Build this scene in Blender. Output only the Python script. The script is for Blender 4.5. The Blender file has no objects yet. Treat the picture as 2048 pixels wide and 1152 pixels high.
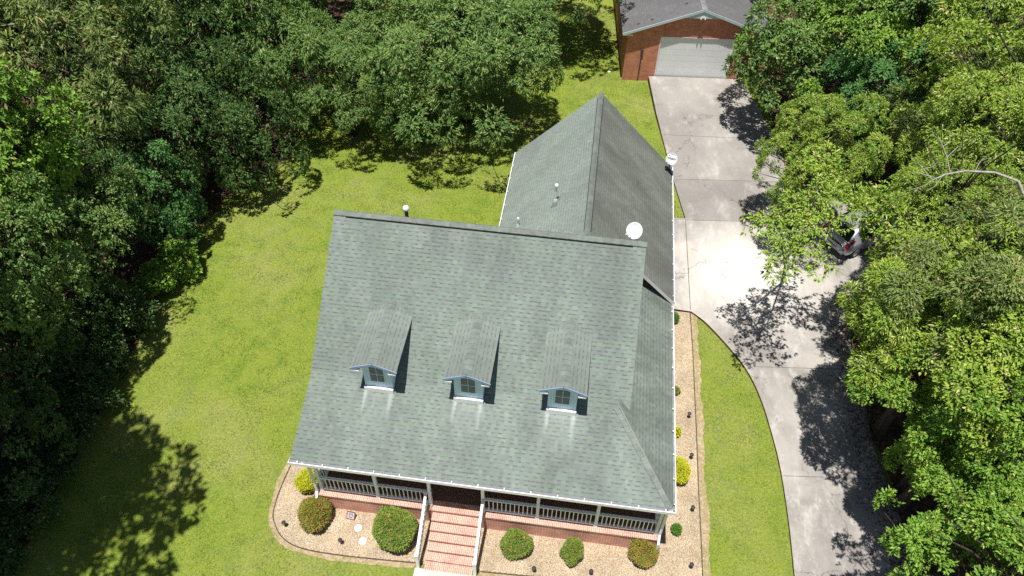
import bpy, math, random
import numpy as np
from mathutils import Vector, Matrix, Euler

# ------------------------------------------------------------------ camera, sky, sun, exposure
scene = bpy.context.scene
COL = scene.collection
cam_data = bpy.data.cameras.new('camera')
cam = bpy.data.objects.new('camera', cam_data)
COL.objects.link(cam)
scene.camera = cam
cam_data.sensor_width = 36.0
cam_data.lens = 1517.56 * 36.0 / 2048.0
cam_data.clip_start = 0.1
cam_data.clip_end = 2000.0
cam.matrix_world = (Matrix.Translation((8.7412, -11.7463, 26.1275)) @ Matrix.Rotation(0.1176, 4, 'Z')
                    @ Matrix.Rotation(0.7443, 4, 'X') @ Matrix.Rotation(0.0224, 4, 'Z'))

SUN_TRAVEL = Vector((0.10, 0.26, -1.48)).normalized()
world = bpy.data.worlds.new('World')
scene.world = world
world.use_nodes = True
wn = world.node_tree
for n in list(wn.nodes): wn.nodes.remove(n)
w_out = wn.nodes.new('ShaderNodeOutputWorld')
w_bg = wn.nodes.new('ShaderNodeBackground')
w_sky = wn.nodes.new('ShaderNodeTexSky')
w_sky.sky_type = 'NISHITA'
w_sky.sun_disc = False
to_sun = -SUN_TRAVEL
w_sky.sun_elevation = math.asin(to_sun.z)
w_sky.sun_rotation = math.atan2(to_sun.x, to_sun.y)
w_sky.air_density = 1.0
w_bg.inputs['Strength'].default_value = 0.05
wn.links.new(w_sky.outputs[0], w_bg.inputs[0])
wn.links.new(w_bg.outputs[0], w_out.inputs[0])

sun_data = bpy.data.lights.new('sun', 'SUN')
sun_data.energy = 5.0
sun_data.angle = math.radians(0.53)
sun_data.color = (1.0, 0.965, 0.91)
sun = bpy.data.objects.new('sun', sun_data)
COL.objects.link(sun)
sun.rotation_euler = SUN_TRAVEL.to_track_quat('-Z', 'Y').to_euler()
sun.location = (0, 0, 60)

scene.view_settings.view_transform = 'Standard'
scene.view_settings.look = 'None'
scene.view_settings.exposure = 0.30
scene.view_settings.gamma = 1.0
scene.render.engine = 'CYCLES'
scene.cycles.max_bounces = 6
scene.cycles.diffuse_bounces = 3
scene.cycles.glossy_bounces = 2
scene.cycles.transmission_bounces = 3
scene.cycles.transparent_max_bounces = 6
scene.cycles.use_denoising = False
scene.cycles.sample_clamp_indirect = 6.0

# ------------------------------------------------------------------ object helpers
def tag(o, label, cat, group=None):
    o['label'] = label
    o['category'] = cat
    if group: o['group'] = group
    return o

def structure(o, kind='structure', label=None):
    o['kind'] = kind
    if label: o['label'] = label
    return o

def empty(name, loc=(0, 0, 0), rz=0.0):
    o = bpy.data.objects.new(name, None)
    COL.objects.link(o)
    o.location = loc
    o.rotation_euler = (0, 0, rz)
    o.empty_display_size = 0.3
    return o

class MB:
    """collects polygons and links them as one mesh object"""
    def __init__(s):
        s.v = []; s.f = []; s.m = []; s.uv = []
    def poly(s, pts, mi=0, uv=None):
        i = len(s.v)
        s.v += [tuple(p) for p in pts]
        s.f.append(tuple(range(i, i + len(pts))))
        s.m.append(mi)
        s.uv.append(uv if uv else [(0, 0)] * len(pts))
    def boxm(s, M, sx, sy, sz, mi=0):
        c = [M @ Vector((x * sx / 2, y * sy / 2, z * sz / 2)) for x in (-1, 1) for y in (-1, 1) for z in (-1, 1)]
        for q in ((0, 1, 3, 2), (4, 6, 7, 5), (0, 4, 5, 1), (2, 3, 7, 6), (0, 2, 6, 4), (1, 5, 7, 3)):
            s.poly([c[k] for k in q], mi)
    def box(s, x0, x1, y0, y1, z0, z1, mi=0):
        s.boxm(Matrix.Translation(((x0 + x1) / 2, (y0 + y1) / 2, (z0 + z1) / 2)), x1 - x0, y1 - y0, z1 - z0, mi)
    def bar(s, a, b, w, h, mi=0, up=(0, 0, 1)):
        a = Vector(a); b = Vector(b); d = b - a; L = d.length; d.normalize()
        u = Vector(up)
        if abs(d.dot(u)) > 0.98: u = Vector((0, 1, 0))
        r = d.cross(u).normalized(); u = r.cross(d)
        M = Matrix((( r.x, d.x, u.x, 0), (r.y, d.y, u.y, 0), (r.z, d.z, u.z, 0), (0, 0, 0, 1)))
        s.boxm(Matrix.Translation((a + b) / 2) @ M, w, L, h, mi)
    def tube(s, pts, radii, n=8, mi=0, cap=True):
        pts = [Vector(p) for p in pts]
        rings = []
        for k, p in enumerate(pts):
            d = (pts[min(k + 1, len(pts) - 1)] - pts[max(k - 1, 0)])
            if d.length < 1e-6: d = Vector((0, 0, 1))
            d.normalize()
            u = Vector((0, 0, 1)) if abs(d.z) < 0.95 else Vector((0, 1, 0))
            a = d.cross(u).normalized(); b = d.cross(a)
            r = radii[k] if hasattr(radii, '__len__') else radii
            rings.append([p + (a * math.cos(t) + b * math.sin(t)) * r for t in [2 * math.pi * j / n for j in range(n)]])
        i0 = len(s.v)
        for R in rings: s.v += [tuple(q) for q in R]
        for k in range(len(rings) - 1):
            for j in range(n):
                s.f.append((i0 + k * n + j, i0 + k * n + (j + 1) % n, i0 + (k + 1) * n + (j + 1) % n, i0 + (k + 1) * n + j))
                s.m.append(mi); s.uv.append([(0, 0)] * 4)
        if cap:
            s.f.append(tuple(i0 + (len(rings) - 1) * n + j for j in range(n))); s.m.append(mi); s.uv.append([(0, 0)] * n)
            s.f.append(tuple(i0 + j for j in reversed(range(n)))); s.m.append(mi); s.uv.append([(0, 0)] * n)
    def lathe(s, c, prof, n=16, mi=0, M=None):
        i0 = len(s.v)
        for r, z in prof:
            for j in range(n):
                t = 2 * math.pi * j / n
                p = Vector((r * math.cos(t), r * math.sin(t), z))
                if M: p = M @ p
                s.v.append(tuple(p + Vector(c)))
        for k in range(len(prof) - 1):
            for j in range(n):
                s.f.append((i0 + k * n + j, i0 + k * n + (j + 1) % n, i0 + (k + 1) * n + (j + 1) % n, i0 + (k + 1) * n + j))
                s.m.append(mi); s.uv.append([(0, 0)] * 4)
        s.f.append(tuple(i0 + (len(prof) - 1) * n + j for j in range(n))); s.m.append(mi); s.uv.append([(0, 0)] * n)
        s.f.append(tuple(i0 + j for j in reversed(range(n)))); s.m.append(mi); s.uv.append([(0, 0)] * n)
    def prism(s, poly2d, z0, z1, mi=0, side=None):
        """vertical prism over a 2-D outline (counter-clockwise)"""
        side = mi if side is None else side
        s.poly([(x, y, z1) for x, y in poly2d], mi)
        n = len(poly2d)
        for k in range(n):
            a = poly2d[k]; b = poly2d[(k + 1) % n]
            s.poly([(a[0], a[1], z0), (b[0], b[1], z0), (b[0], b[1], z1), (a[0], a[1], z1)], side)
    def slope(s, pts, thick, uo, ud, vd, mi=0, side=1):
        """a roof plane: top face with UVs in metres, edge faces and an underside"""
        pts = [Vector(p) for p in pts]
        nrm = (pts[1] - pts[0]).cross(pts[2] - pts[0])
        if nrm.z < 0: pts.reverse()
        ud = Vector(ud).normalized(); vd = Vector(vd).normalized(); uo = Vector(uo)
        s.poly(pts, mi, [((p - uo).dot(ud), (p - uo).dot(vd)) for p in pts])
        low = [p - Vector((0, 0, thick)) for p in pts]
        s.poly(list(reversed(low)), side)
        n = len(pts)
        for k in range(n):
            s.poly([pts[k], low[k], low[(k + 1) % n], pts[(k + 1) % n]], side)
    def build(s, name, mats, parent=None, smooth=False, label=None):
        me = bpy.data.meshes.new(name)
        me.from_pydata(s.v, [], s.f)
        if not isinstance(mats, (list, tuple)): mats = [mats]
        for m in mats: me.materials.append(m)
        me.polygons.foreach_set('material_index', s.m)
        uvl = me.uv_layers.new(name='UVMap')
        flat = [c for f in s.uv for uv in f for c in uv]
        uvl.data.foreach_set('uv', flat)
        if smooth: me.polygons.foreach_set('use_smooth', [True] * len(s.f))
        me.update()
        o = bpy.data.objects.new(name, me)
        COL.objects.link(o)
        if parent: o.parent = parent
        if label: o['label'] = label
        return o

# ------------------------------------------------------------------ material helpers
class NG:
    def __init__(s, name):
        s.mat = bpy.data.materials.new(name)
        s.mat.use_nodes = True
        s.t = s.mat.node_tree
        for n in list(s.t.nodes): s.t.nodes.remove(n)
        s.out = s.t.nodes.new('ShaderNodeOutputMaterial')
    def _in(s, sock, v):
        if v is None: return
        if hasattr(v, 'is_output'): s.t.links.new(v, sock)
        elif isinstance(v, (tuple, list)) and len(v) == 3 and sock.type == 'RGBA': sock.default_value = (*v, 1)
        else: sock.default_value = v
    def node(s, typ, ins=None, **props):
        n = s.t.nodes.new(typ)
        for k, v in props.items(): setattr(n, k, v)
        for k, v in (ins or {}).items(): s._in(n.inputs[k], v)
        return n
    def m(s, op, a, b=None, c=None, clamp=False):
        n = s.t.nodes.new('ShaderNodeMath'); n.operation = op; n.use_clamp = clamp
        for k, v in enumerate((a, b, c)): s._in(n.inputs[k], v)
        return n.outputs[0]
    def ss(s, x, a, b):
        n = s.t.nodes.new('ShaderNodeMapRange'); n.interpolation_type = 'SMOOTHSTEP'
        s._in(n.inputs[0], x); s._in(n.inputs[1], a); s._in(n.inputs[2], b)
        return n.outputs[0]
    def lin(s, x, a, b, c, d):
        n = s.t.nodes.new('ShaderNodeMapRange')
        for k, v in enumerate((x, a, b, c, d)): s._in(n.inputs[k], v)
        return n.outputs[0]
    def mix(s, f, a, b, blend='MIX'):
        n = s.t.nodes.new('ShaderNodeMix'); n.data_type = 'RGBA'; n.blend_type = blend
        s._in(n.inputs[0], f); s._in(n.inputs[6], a); s._in(n.inputs[7], b)
        return n.outputs[2]
    def noise(s, vec, scale, detail=3, rough=0.55, dist=0.0, out=0):
        n = s.node('ShaderNodeTexNoise', {'Vector': vec, 'Scale': scale, 'Detail': detail, 'Roughness': rough, 'Distortion': dist})
        return n.outputs[out]
    def pos(s):
        return s.node('ShaderNodeNewGeometry').outputs['Position']
    def obj(s):
        return s.node('ShaderNodeTexCoord').outputs['Object']
    def uv(s):
        return s.node('ShaderNodeTexCoord').outputs['UV']
    def sep(s, v):
        return s.node('ShaderNodeSeparateXYZ', {0: v}).outputs
    def comb(s, x, y, z=0.0):
        return s.node('ShaderNodeCombineXYZ', {0: x, 1: y, 2: z}).outputs[0]
    def white(s, v, dim='2D'):
        return s.node('ShaderNodeTexWhiteNoise', {'Vector': v}, noise_dimensions=dim).outputs
    def bump(s, h, strength=0.5, dist=0.01):
        return s.node('ShaderNodeBump', {'Strength': strength, 'Distance': dist, 'Height': h}).outputs[0]
    def pbr(s, col, rough=0.7, spec=0.3, normal=None, metal=0.0):
        p = s.node('ShaderNodeBsdfPrincipled', {'Base Color': col, 'Roughness': rough, 'Metallic': metal})
        p.inputs['Specular IOR Level'].default_value = spec
        if normal is not None: s.t.links.new(normal, p.inputs['Normal'])
        s.t.links.new(p.outputs[0], s.out.inputs[0])
        return s.mat

def simple(name, col, rough=0.6, spec=0.3, metal=0.0, var=0.08, scale=3.0):
    g = NG(name)
    n = g.noise(g.obj(), scale, 4)
    dark = tuple(c * (1 - 2 * var) for c in col)
    return g.pbr(g.mix(g.lin(n, 0.3, 0.7, 0, 1), dark, col), rough, spec, None, metal)

def shingle(name, colA, colB, colC, dash=0.5, row_h=0.143, stains=None, patch=0.25, dark=0.0):
    g = NG(name)
    x, y, _ = g.sep(g.uv())
    p = g.pos()
    row = g.m('FLOOR', g.m('DIVIDE', y, row_h))
    fy = g.m('FRACT', g.m('DIVIDE', y, row_h))
    r1 = g.white(g.comb(row, 3.7), '2D')[0]
    xs = g.m('ADD', g.m('DIVIDE', x, 0.135), g.m('MULTIPLY', r1, 9.3))
    warp = g.noise(g.comb(g.m('MULTIPLY', x, 2.3), g.m('MULTIPLY', row, 5.17)), 1.0, 1)
    xw = g.m('ADD', xs, g.m('MULTIPLY', g.m('SUBTRACT', warp, 0.5), 1.3))
    cell = g.m('FLOOR', xw); fx = g.m('FRACT', xw)
    wv = g.white(g.comb(cell, row), '2D')
    rc = g.node('ShaderNodeSeparateColor', {0: wv[1]}).outputs
    # tab tone
    col = g.mix(g.m('MULTIPLY', rc[0], 0.8), colA, colB)
    col = g.mix(g.m('MULTIPLY', g.ss(rc[1], 0.6, 1.0), 0.45), col, colC)
    # weathering patches, running down the slope
    st = g.noise(g.comb(g.m('MULTIPLY', x, 1.0), g.m('MULTIPLY', y, 0.35)), 0.75, 4, 0.6)
    col = g.mix(1.0, col, g.node('ShaderNodeCombineColor', {k: g.lin(st, 0.28, 0.72, 1 - patch, 1 + patch * 0.7) for k in (0, 1, 2)}).outputs[0], 'MULTIPLY')
    big = g.noise(p, 0.35, 2)
    col = g.mix(g.m('MULTIPLY', g.ss(big, 0.5, 0.75), 0.35), col, tuple(c * 0.72 for c in colB))
    # printed shadow band at the head of the raised tabs
    par = g.m('MODULO', g.m('ABSOLUTE', cell), 2.0)
    raised = g.m('ABSOLUTE', g.m('SUBTRACT', g.m('GREATER_THAN', par, 0.5), g.m('GREATER_THAN', rc[2], 0.9)))
    band = g.m('MULTIPLY', g.ss(fy, 0.55, 0.92), g.m('MULTIPLY', g.ss(fx, 0.02, 0.10), g.ss(fx, 0.98, 0.90)))
    band = g.m('MULTIPLY', band, g.lin(rc[1], 0.0, 1.0, 0.45, 1.0))
    d = g.m('MULTIPLY', g.m('MULTIPLY', raised, band), dash)
    col = g.mix(d, col, tuple(c * 0.32 for c in colB))
    butt = g.m('MULTIPLY', g.ss(fy, 0.93, 1.0), 0.22)
    col = g.mix(butt, col, tuple(c * 0.4 for c in colB))
    grain = g.noise(p, 260.0, 2)
    col = g.mix(1.0, col, g.node('ShaderNodeCombineColor', {k: g.lin(grain, 0.3, 0.7, 0.86, 1.14) for k in (0, 1, 2)}).outputs[0], 'MULTIPLY')
    if stains:
        acc = None
        for sx, top, wid, ln, amt in stains:
            across = g.m('SUBTRACT', x, sx)
            t = g.m('POWER', g.m('DIVIDE', across, wid), 2.0)
            gx = g.m('POWER', 2.718, g.m('MULTIPLY', t, -1.0))
            gy = g.m('MULTIPLY', g.ss(y, top - ln, top), g.ss(y, top + 0.03, top - 0.02))
            v = g.m('MULTIPLY', g.m('MULTIPLY', gx, gy), amt)
            acc = v if acc is None else g.m('MAXIMUM', acc, v)
        brk = g.lin(g.noise(g.comb(g.m('MULTIPLY', x, 14.0), g.m('MULTIPLY', y, 1.2)), 1.0, 3), 0.3, 0.7, 0.5, 1.1)
        col = g.mix(g.m('MULTIPLY', acc, brk, clamp=True), col, (0.62, 0.66, 0.64))
    h = g.m('ADD', g.m('MULTIPLY', raised, 0.35), g.m('MULTIPLY', g.m('SUBTRACT', 1.0, fy), 0.65))
    h = g.m('ADD', h, g.m('MULTIPLY', grain, 0.25))
    return g.pbr(col, 0.82, 0.22, g.bump(h, 0.6, 0.012))

def brick(name, cA, cB, mortar, bw=0.2, bh=0.065, ms=0.01, planar='auto', rot=False):
    g = NG(name)
    p = g.obj()
    geo = g.node('ShaderNodeNewGeometry')
    nx, ny, nz = g.sep(geo.outputs['Normal'])
    x, y, z = g.sep(p)
    anx = g.m('ABSOLUTE', nx); anz = g.m('ABSOLUTE', nz)
    isx = g.m('GREATER_THAN', anx, 0.7); isz = g.m('GREATER_THAN', anz, 0.7)
    u = g.m('ADD', g.m('MULTIPLY', isx, y), g.m('MULTIPLY', g.m('SUBTRACT', 1.0, isx), x))
    v = g.m('ADD', g.m('MULTIPLY', isz, y), g.m('MULTIPLY', g.m('SUBTRACT', 1.0, isz), z))
    uv = g.comb(v, u) if rot else g.comb(u, v)
    b = g.node('ShaderNodeTexBrick', {'Vector': uv, 'Color1': cA, 'Color2': cB, 'Mortar': mortar, 'Scale': 1.0,
                                      'Mortar Size': ms, 'Mortar Smooth': 0.2, 'Bias': 0.0, 'Brick Width': bw, 'Row Height': bh})
    n = g.noise(p, 2.2, 4)
    col = g.mix(1.0, b.outputs[0], g.node('ShaderNodeCombineColor', {k: g.lin(n, 0.3, 0.7, 0.78, 1.15) for k in (0, 1, 2)}).outputs[0], 'MULTIPLY')
    n2 = g.noise(p, 90.0, 2)
    col = g.mix(1.0, col, g.node('ShaderNodeCombineColor', {k: g.lin(n2, 0.3, 0.7, 0.85, 1.12) for k in (0, 1, 2)}).outputs[0], 'MULTIPLY')
    h = g.m('SUBTRACT', 1.0, b.outputs[1])
    return g.pbr(col, 0.85, 0.2, g.bump(h, 0.7, 0.008))

def mat_lawn():
    g = NG('lawn_grass')
    p = g.pos()
    n1 = g.noise(p, 0.22, 4, 0.6)
    n2 = g.noise(p, 1.3, 5, 0.65)
    n3 = g.noise(p, 9.0, 4, 0.7)
    n4 = g.noise(p, 42.0, 3, 0.7)
    green = (0.225, 0.280, 0.044); lush = (0.155, 0.230, 0.030); straw = (0.370, 0.335, 0.150)
    col = g.mix(g.ss(n2, 0.42, 0.68), green, lush)
    dry = g.m('ADD', g.m('MULTIPLY', n1, 0.55), g.m('ADD', g.m('MULTIPLY', n2, 0.2), g.m('MULTIPLY', n3, 0.28)))
    col = g.mix(g.m('MULTIPLY', g.ss(dry, 0.48, 0.68), 0.55), col, straw)
    bare = g.ss(g.noise(p, 0.55, 5, 0.7), 0.66, 0.78)
    col = g.mix(g.m('MULTIPLY', bare, 0.5), col, (0.27, 0.20, 0.11))
    n5 = g.noise(p, 17.0, 4, 0.75)
    k = g.m('MULTIPLY', g.m('MULTIPLY', g.lin(n4, 0.25, 0.75, 0.55, 1.45), g.lin(n5, 0.3, 0.7, 0.72, 1.28)), g.lin(n3, 0.3, 0.7, 0.85, 1.15))
    col = g.mix(1.0, col, g.node('ShaderNodeCombineColor', {0: k, 1: k, 2: k}).outputs[0], 'MULTIPLY')
    h = g.m('ADD', n4, g.m('MULTIPLY', n3, 1.2))
    return g.pbr(col, 0.9, 0.1, g.bump(h, 0.8, 0.04))

def mat_gravel():
    g = NG('pea_gravel')
    p = g.pos()
    v = g.node('ShaderNodeTexVoronoi', {'Vector': p, 'Scale': 55.0})
    rc = g.node('ShaderNodeSeparateColor', {0: v.outputs['Color']}).outputs
    col = g.mix(rc[0], (0.41, 0.300, 0.175), (0.58, 0.465, 0.315))
    col = g.mix(g.ss(rc[1], 0.75, 0.9), col, (0.70, 0.64, 0.54))
    col = g.mix(g.ss(rc[2], 0.82, 0.92), col, (0.20, 0.12, 0.07))
    n = g.noise(p, 1.1, 4, 0.6)
    k = g.lin(n, 0.3, 0.7, 0.82, 1.2)
    col = g.mix(1.0, col, g.node('ShaderNodeCombineColor', {0: k, 1: k, 2: k}).outputs[0], 'MULTIPLY')
    col = g.mix(g.m('MULTIPLY', g.ss(g.noise(p, 1.9, 5, 0.7), 0.6, 0.75), 0.4), col, (0.22, 0.19, 0.10))
    h = g.m('SUBTRACT', 1.0, v.outputs['Distance'])
    return g.pbr(col, 0.85, 0.2, g.bump(h, 0.9, 0.02))

def mat_soil(name, a, b, litter=None):
    g = NG(name)
    p = g.pos()
    n1 = g.noise(p, 3.0, 5, 0.7); n2 = g.noise(p, 28.0, 4, 0.7)
    col = g.mix(g.ss(n1, 0.35, 0.65), a, b)
    if litter:
        v = g.node('ShaderNodeTexVoronoi', {'Vector': p, 'Scale': 11.0})
        rc = g.node('ShaderNodeSeparateColor', {0: v.outputs['Color']}).outputs
        col = g.mix(g.m('MULTIPLY', g.ss(rc[0], 0.55, 0.8), 0.8), col, litter)
    k = g.lin(n2, 0.25, 0.75, 0.65, 1.35)
    col = g.mix(1.0, col, g.node('ShaderNodeCombineColor', {0: k, 1: k, 2: k}).outputs[0], 'MULTIPLY')
    return g.pbr(col, 0.95, 0.1, g.bump(n2, 0.8, 0.03))

def mat_concrete(name, base, worn, dark, amount=0.6):
    g = NG(name)
    p = g.pos()
    x, y, z = g.sep(p)
    n1 = g.noise(p, 0.28, 5, 0.62, 0.6)
    n2 = g.noise(g.comb(g.m('MULTIPLY', x, 1.0), g.m('MULTIPLY', y, 0.5), z), 1.3, 6, 0.68)
    n3 = g.noise(p, 7.0, 5, 0.7); n4 = g.noise(p, 60.0, 3, 0.7)
    # old traffic-worn pale patch in front of the house, greyer towards the garage and street
    cx = g.m('SUBTRACT', x, 16.6); cy = g.m('SUBTRACT', y, 14.6)
    d2 = g.m('SQRT', g.m('ADD', g.m('POWER', g.m('DIVIDE', cx, 3.6), 2.0), g.m('POWER', g.m('DIVIDE', cy, 3.4), 2.0)))
    t = g.m('SUBTRACT', y, g.m('MULTIPLY', x, 0.115))
    slab = g.m('MULTIPLY', g.m('GREATER_THAN', t, 16.40), g.m('LESS_THAN', t, 19.69))
    upper = g.m('GREATER_THAN', t, 19.69)
    wornf = g.ss(g.m('ADD', d2, g.m('MULTIPLY', g.m('SUBTRACT', n2, 0.5), 1.6)), 1.25, 0.35)
    col = g.mix(g.ss(n1, 0.36, 0.62), base, dark)
    col = g.mix(g.m('MULTIPLY', g.ss(g.noise(g.comb(g.m('MULTIPLY', x, 0.8), g.m('MULTIPLY', y, 0.25), z), 1.0, 6, 0.7, 0.8), 0.5, 0.66), 0.5), col, dark)
    col = g.mix(g.m('MULTIPLY', g.ss(n2, 0.50, 0.72), amount), col, worn)
    col = g.mix(g.m('MULTIPLY', wornf, 0.9), col, worn)
    col = g.mix(g.m('MULTIPLY', upper, g.lin(n2, 0.3, 0.7, 0.62, 0.28)), col, dark)
    col = g.mix(g.m('MULTIPLY', slab, g.lin(n2, 0.3, 0.7, 0.75, 0.35)), col, tuple(c * 0.85 for c in dark))
    wv = g.node('ShaderNodeVectorMath', {0: p, 1: g.noise(p, 1.6, 4, 0.6, out=1)}, operation='ADD').outputs[0]
    cr = g.node('ShaderNodeTexVoronoi', {'Vector': wv, 'Scale': 0.24}, feature='DISTANCE_TO_EDGE').outputs['Distance']
    col = g.mix(g.m('MULTIPLY', g.ss(cr, 0.006, 0.002), g.m('MULTIPLY', g.ss(n1, 0.45, 0.55), 0.6)), col, tuple(c * 0.35 for c in dark))
    col = g.mix(g.m('MULTIPLY', g.ss(n3, 0.58, 0.75), 0.45), col, worn)
    col = g.mix(g.m('MULTIPLY', g.ss(n3, 0.42, 0.25), 0.35), col, tuple(c * 0.7 for c in dark))
    k = g.lin(n4, 0.25, 0.75, 0.87, 1.13)
    col = g.mix(1.0, col, g.node('ShaderNodeCombineColor', {0: k, 1: k, 2: k}).outputs[0], 'MULTIPLY')
    return g.pbr(col, 0.85, 0.25, g.bump(n4, 0.4, 0.006))

def mat_leaf(name, cA, cB, cTip=None, tip=0.06, trans=0.12, gloss=0.5):
    g = NG(name)
    geo = g.node('ShaderNodeNewGeometry')
    r = geo.outputs['Random Per Island']
    oi = g.node('ShaderNodeObjectInfo').outputs['Random']
    f = g.m('ADD', g.m('MULTIPLY', r, 0.75), g.m('MULTIPLY', oi, 0.25))
    col = g.mix(f, cA, cB)
    n = g.noise(g.obj(), 0.9, 2)
    col = g.mix(g.m('MULTIPLY', g.ss(n, 0.45, 0.7), 0.45), col, tuple(c * s for c, s in zip(cB, (1.25, 1.15, 0.9))))
    if cTip:
        rr = g.white(g.comb(r, 0.37), '2D')[0]
        col = g.mix(g.ss(rr, 1 - tip - 0.02, 1 - tip), col, cTip)
    p = g.node('ShaderNodeBsdfPrincipled', {'Base Color': col, 'Roughness': gloss})
    p.inputs['Specular IOR Level'].default_value = 0.25
    tr = g.node('ShaderNodeBsdfTranslucent', {'Color': g.mix(1.0, col, (1.2, 1.35, 0.5), 'MULTIPLY')})
    mx = g.node('ShaderNodeMixShader', {0: trans, 1: p.outputs[0], 2: tr.outputs[0]})
    g.t.links.new(mx.outputs[0], g.out.inputs[0])
    return g.mat

def mat_bark(name, a, b):
    g = NG(name)
    x, y, z = g.sep(g.obj())
    n = g.noise(g.comb(g.m('MULTIPLY', x, 6.0), g.m('MULTIPLY', y, 6.0), z), 2.0, 5, 0.7)
    return g.pbr(g.mix(g.ss(n, 0.35, 0.65), a, b), 0.9, 0.1, g.bump(n, 0.8, 0.02))

GREEN = (0.194, 0.243, 0.202); GREY = (0.176, 0.194, 0.192); LIGHT = (0.240, 0.288, 0.246)
porch_stains = []
for dx in (2.53, 5.64, 8.80):
    porch_stains += [(dx - 0.46, 2.85, 0.07, 1.2, 0.55), (dx + 0.42, 2.85, 0.09, 1.4, 0.5), (dx, 2.7, 0.55, 1.9, 0.13)]
M_SH = shingle('green_shingles', GREEN, GREY, LIGHT, 0.75)
M_SHP = shingle('green_porch_shingles', GREEN, GREY, LIGHT, 0.72, stains=porch_stains, patch=0.3)
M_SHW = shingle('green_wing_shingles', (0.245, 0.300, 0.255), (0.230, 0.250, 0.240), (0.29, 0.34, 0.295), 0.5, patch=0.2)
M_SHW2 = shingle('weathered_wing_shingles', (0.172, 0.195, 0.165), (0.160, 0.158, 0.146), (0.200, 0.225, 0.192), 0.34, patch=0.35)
M_SHS = shingle('side_roof_shingles', (0.182, 0.226, 0.186), (0.166, 0.180, 0.174), (0.225, 0.268, 0.228), 0.55, patch=0.4)
M_SHD = shingle('green_dormer_shingles', (0.205, 0.246, 0.210), (0.192, 0.208, 0.200), (0.242, 0.282, 0.242), 0.6)
M_SHG = shingle('grey_garage_shingles', (0.150, 0.147, 0.150), (0.125, 0.122, 0.127), (0.185, 0.182, 0.184), 0.3, patch=0.2)
M_CAP = simple('ridge_cap_shingle', (0.20, 0.226, 0.205), 0.85, 0.2, var=0.14, scale=5.0)
M_VENT = simple('ridge_vent_gap', (0.012, 0.012, 0.013), 0.7)
M_WHITE = simple('white_trim_paint', (0.86, 0.87, 0.88), 0.45, 0.35, var=0.03)
M_RAIL = simple('shade_tinted_rail_white', (0.86, 0.91, 0.96), 0.45, 0.35, var=0.03)  # white trim with the cool porch shade put into its colour
M_GUTIN = simple('gutter_floor_grey', (0.30, 0.31, 0.33), 0.7, 0.2, var=0.2, scale=6)  # mottled grey on the trough bottom
M_SIDING = simple('shade_blue_white_siding', (0.66, 0.83, 0.99), 0.6, 0.3, var=0.03)  # white siding; the blue of skylit shade is put into its colour
M_FASCIA = simple('blue_grey_fascia', (0.27, 0.37, 0.55), 0.5, 0.3, var=0.05)
M_GSIDE = simple('sage_garage_siding', (0.62, 0.74, 0.77), 0.6, 0.3, var=0.05)
M_GLASS = simple('window_glass', (0.10, 0.12, 0.12), 0.08, 0.6, var=0.1)  # grey lift in the base stands in for reflected sky
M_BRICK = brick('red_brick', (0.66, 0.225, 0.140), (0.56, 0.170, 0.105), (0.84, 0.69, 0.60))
M_BRICKT = brick('sunlit_brick_top', (0.60, 0.315, 0.235), (0.52, 0.245, 0.175), (0.72, 0.64, 0.57), bw=0.2, bh=0.068, ms=0.008, rot=True)  # same red brick, with full-sun lightening and pink put into its colour
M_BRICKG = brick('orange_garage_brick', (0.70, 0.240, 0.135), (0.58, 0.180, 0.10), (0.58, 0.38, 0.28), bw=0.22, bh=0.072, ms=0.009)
M_JOINT = simple('brick_joint_shadow_line', (0.14, 0.045, 0.03), 0.9)
M_PORCHFLOOR = simple('porch_floor', (0.18, 0.10, 0.08), 0.7)
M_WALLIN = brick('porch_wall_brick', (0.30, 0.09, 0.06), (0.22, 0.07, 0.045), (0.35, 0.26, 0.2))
M_LAWN = mat_lawn()
M_GRAVEL = mat_gravel()
M_STRAW = mat_soil('bare_edge_soil', (0.40, 0.30, 0.19), (0.33, 0.27, 0.13), (0.46, 0.38, 0.26))
M_FLOOR = mat_soil('leaf_litter', (0.045, 0.033, 0.020), (0.085, 0.058, 0.034), (0.16, 0.10, 0.06))
M_DRIVE = mat_concrete('weathered_concrete', (0.405, 0.378, 0.345), (0.64, 0.605, 0.555), (0.265, 0.246, 0.228))
M_WALK = mat_concrete('pale_walk_concrete', (0.66, 0.62, 0.55), (0.74, 0.70, 0.63), (0.55, 0.51, 0.45), 0.3)
M_SLABSIDE = simple('stained_slab_edge', (0.17, 0.10, 0.062), 0.9, 0.1, var=0.2, scale=5)
M_GROOVE = simple('concrete_joint', (0.12, 0.11, 0.10), 0.9, 0.1)
M_EDGING = simple('dark_bed_edging', (0.13, 0.095, 0.075), 0.8, 0.2, var=0.2, scale=8)
M_BLACK = simple('black_metal', (0.012, 0.012, 0.014), 0.45, 0.4)
M_DGREY = simple('dark_bronze', (0.055, 0.05, 0.06), 0.4, 0.4)
M_PVC = simple('white_pvc', (0.72, 0.73, 0.72), 0.5, 0.3, var=0.05)
M_GALV = simple('galvanised_metal', (0.32, 0.35, 0.36), 0.35, 0.5, metal=0.4, var=0.1, scale=8)
M_DISH = simple('dish_white', (0.78, 0.81, 0.82), 0.35, 0.4, var=0.03)
M_DISHG = simple('dish_grey', (0.55, 0.58, 0.59), 0.35, 0.4, var=0.06)
M_BARK = mat_bark('brown_bark', (0.045, 0.037, 0.030), (0.10, 0.082, 0.068))
M_BARKG = mat_bark('grey_dead_bark', (0.27, 0.245, 0.22), (0.44, 0.41, 0.385))

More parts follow.
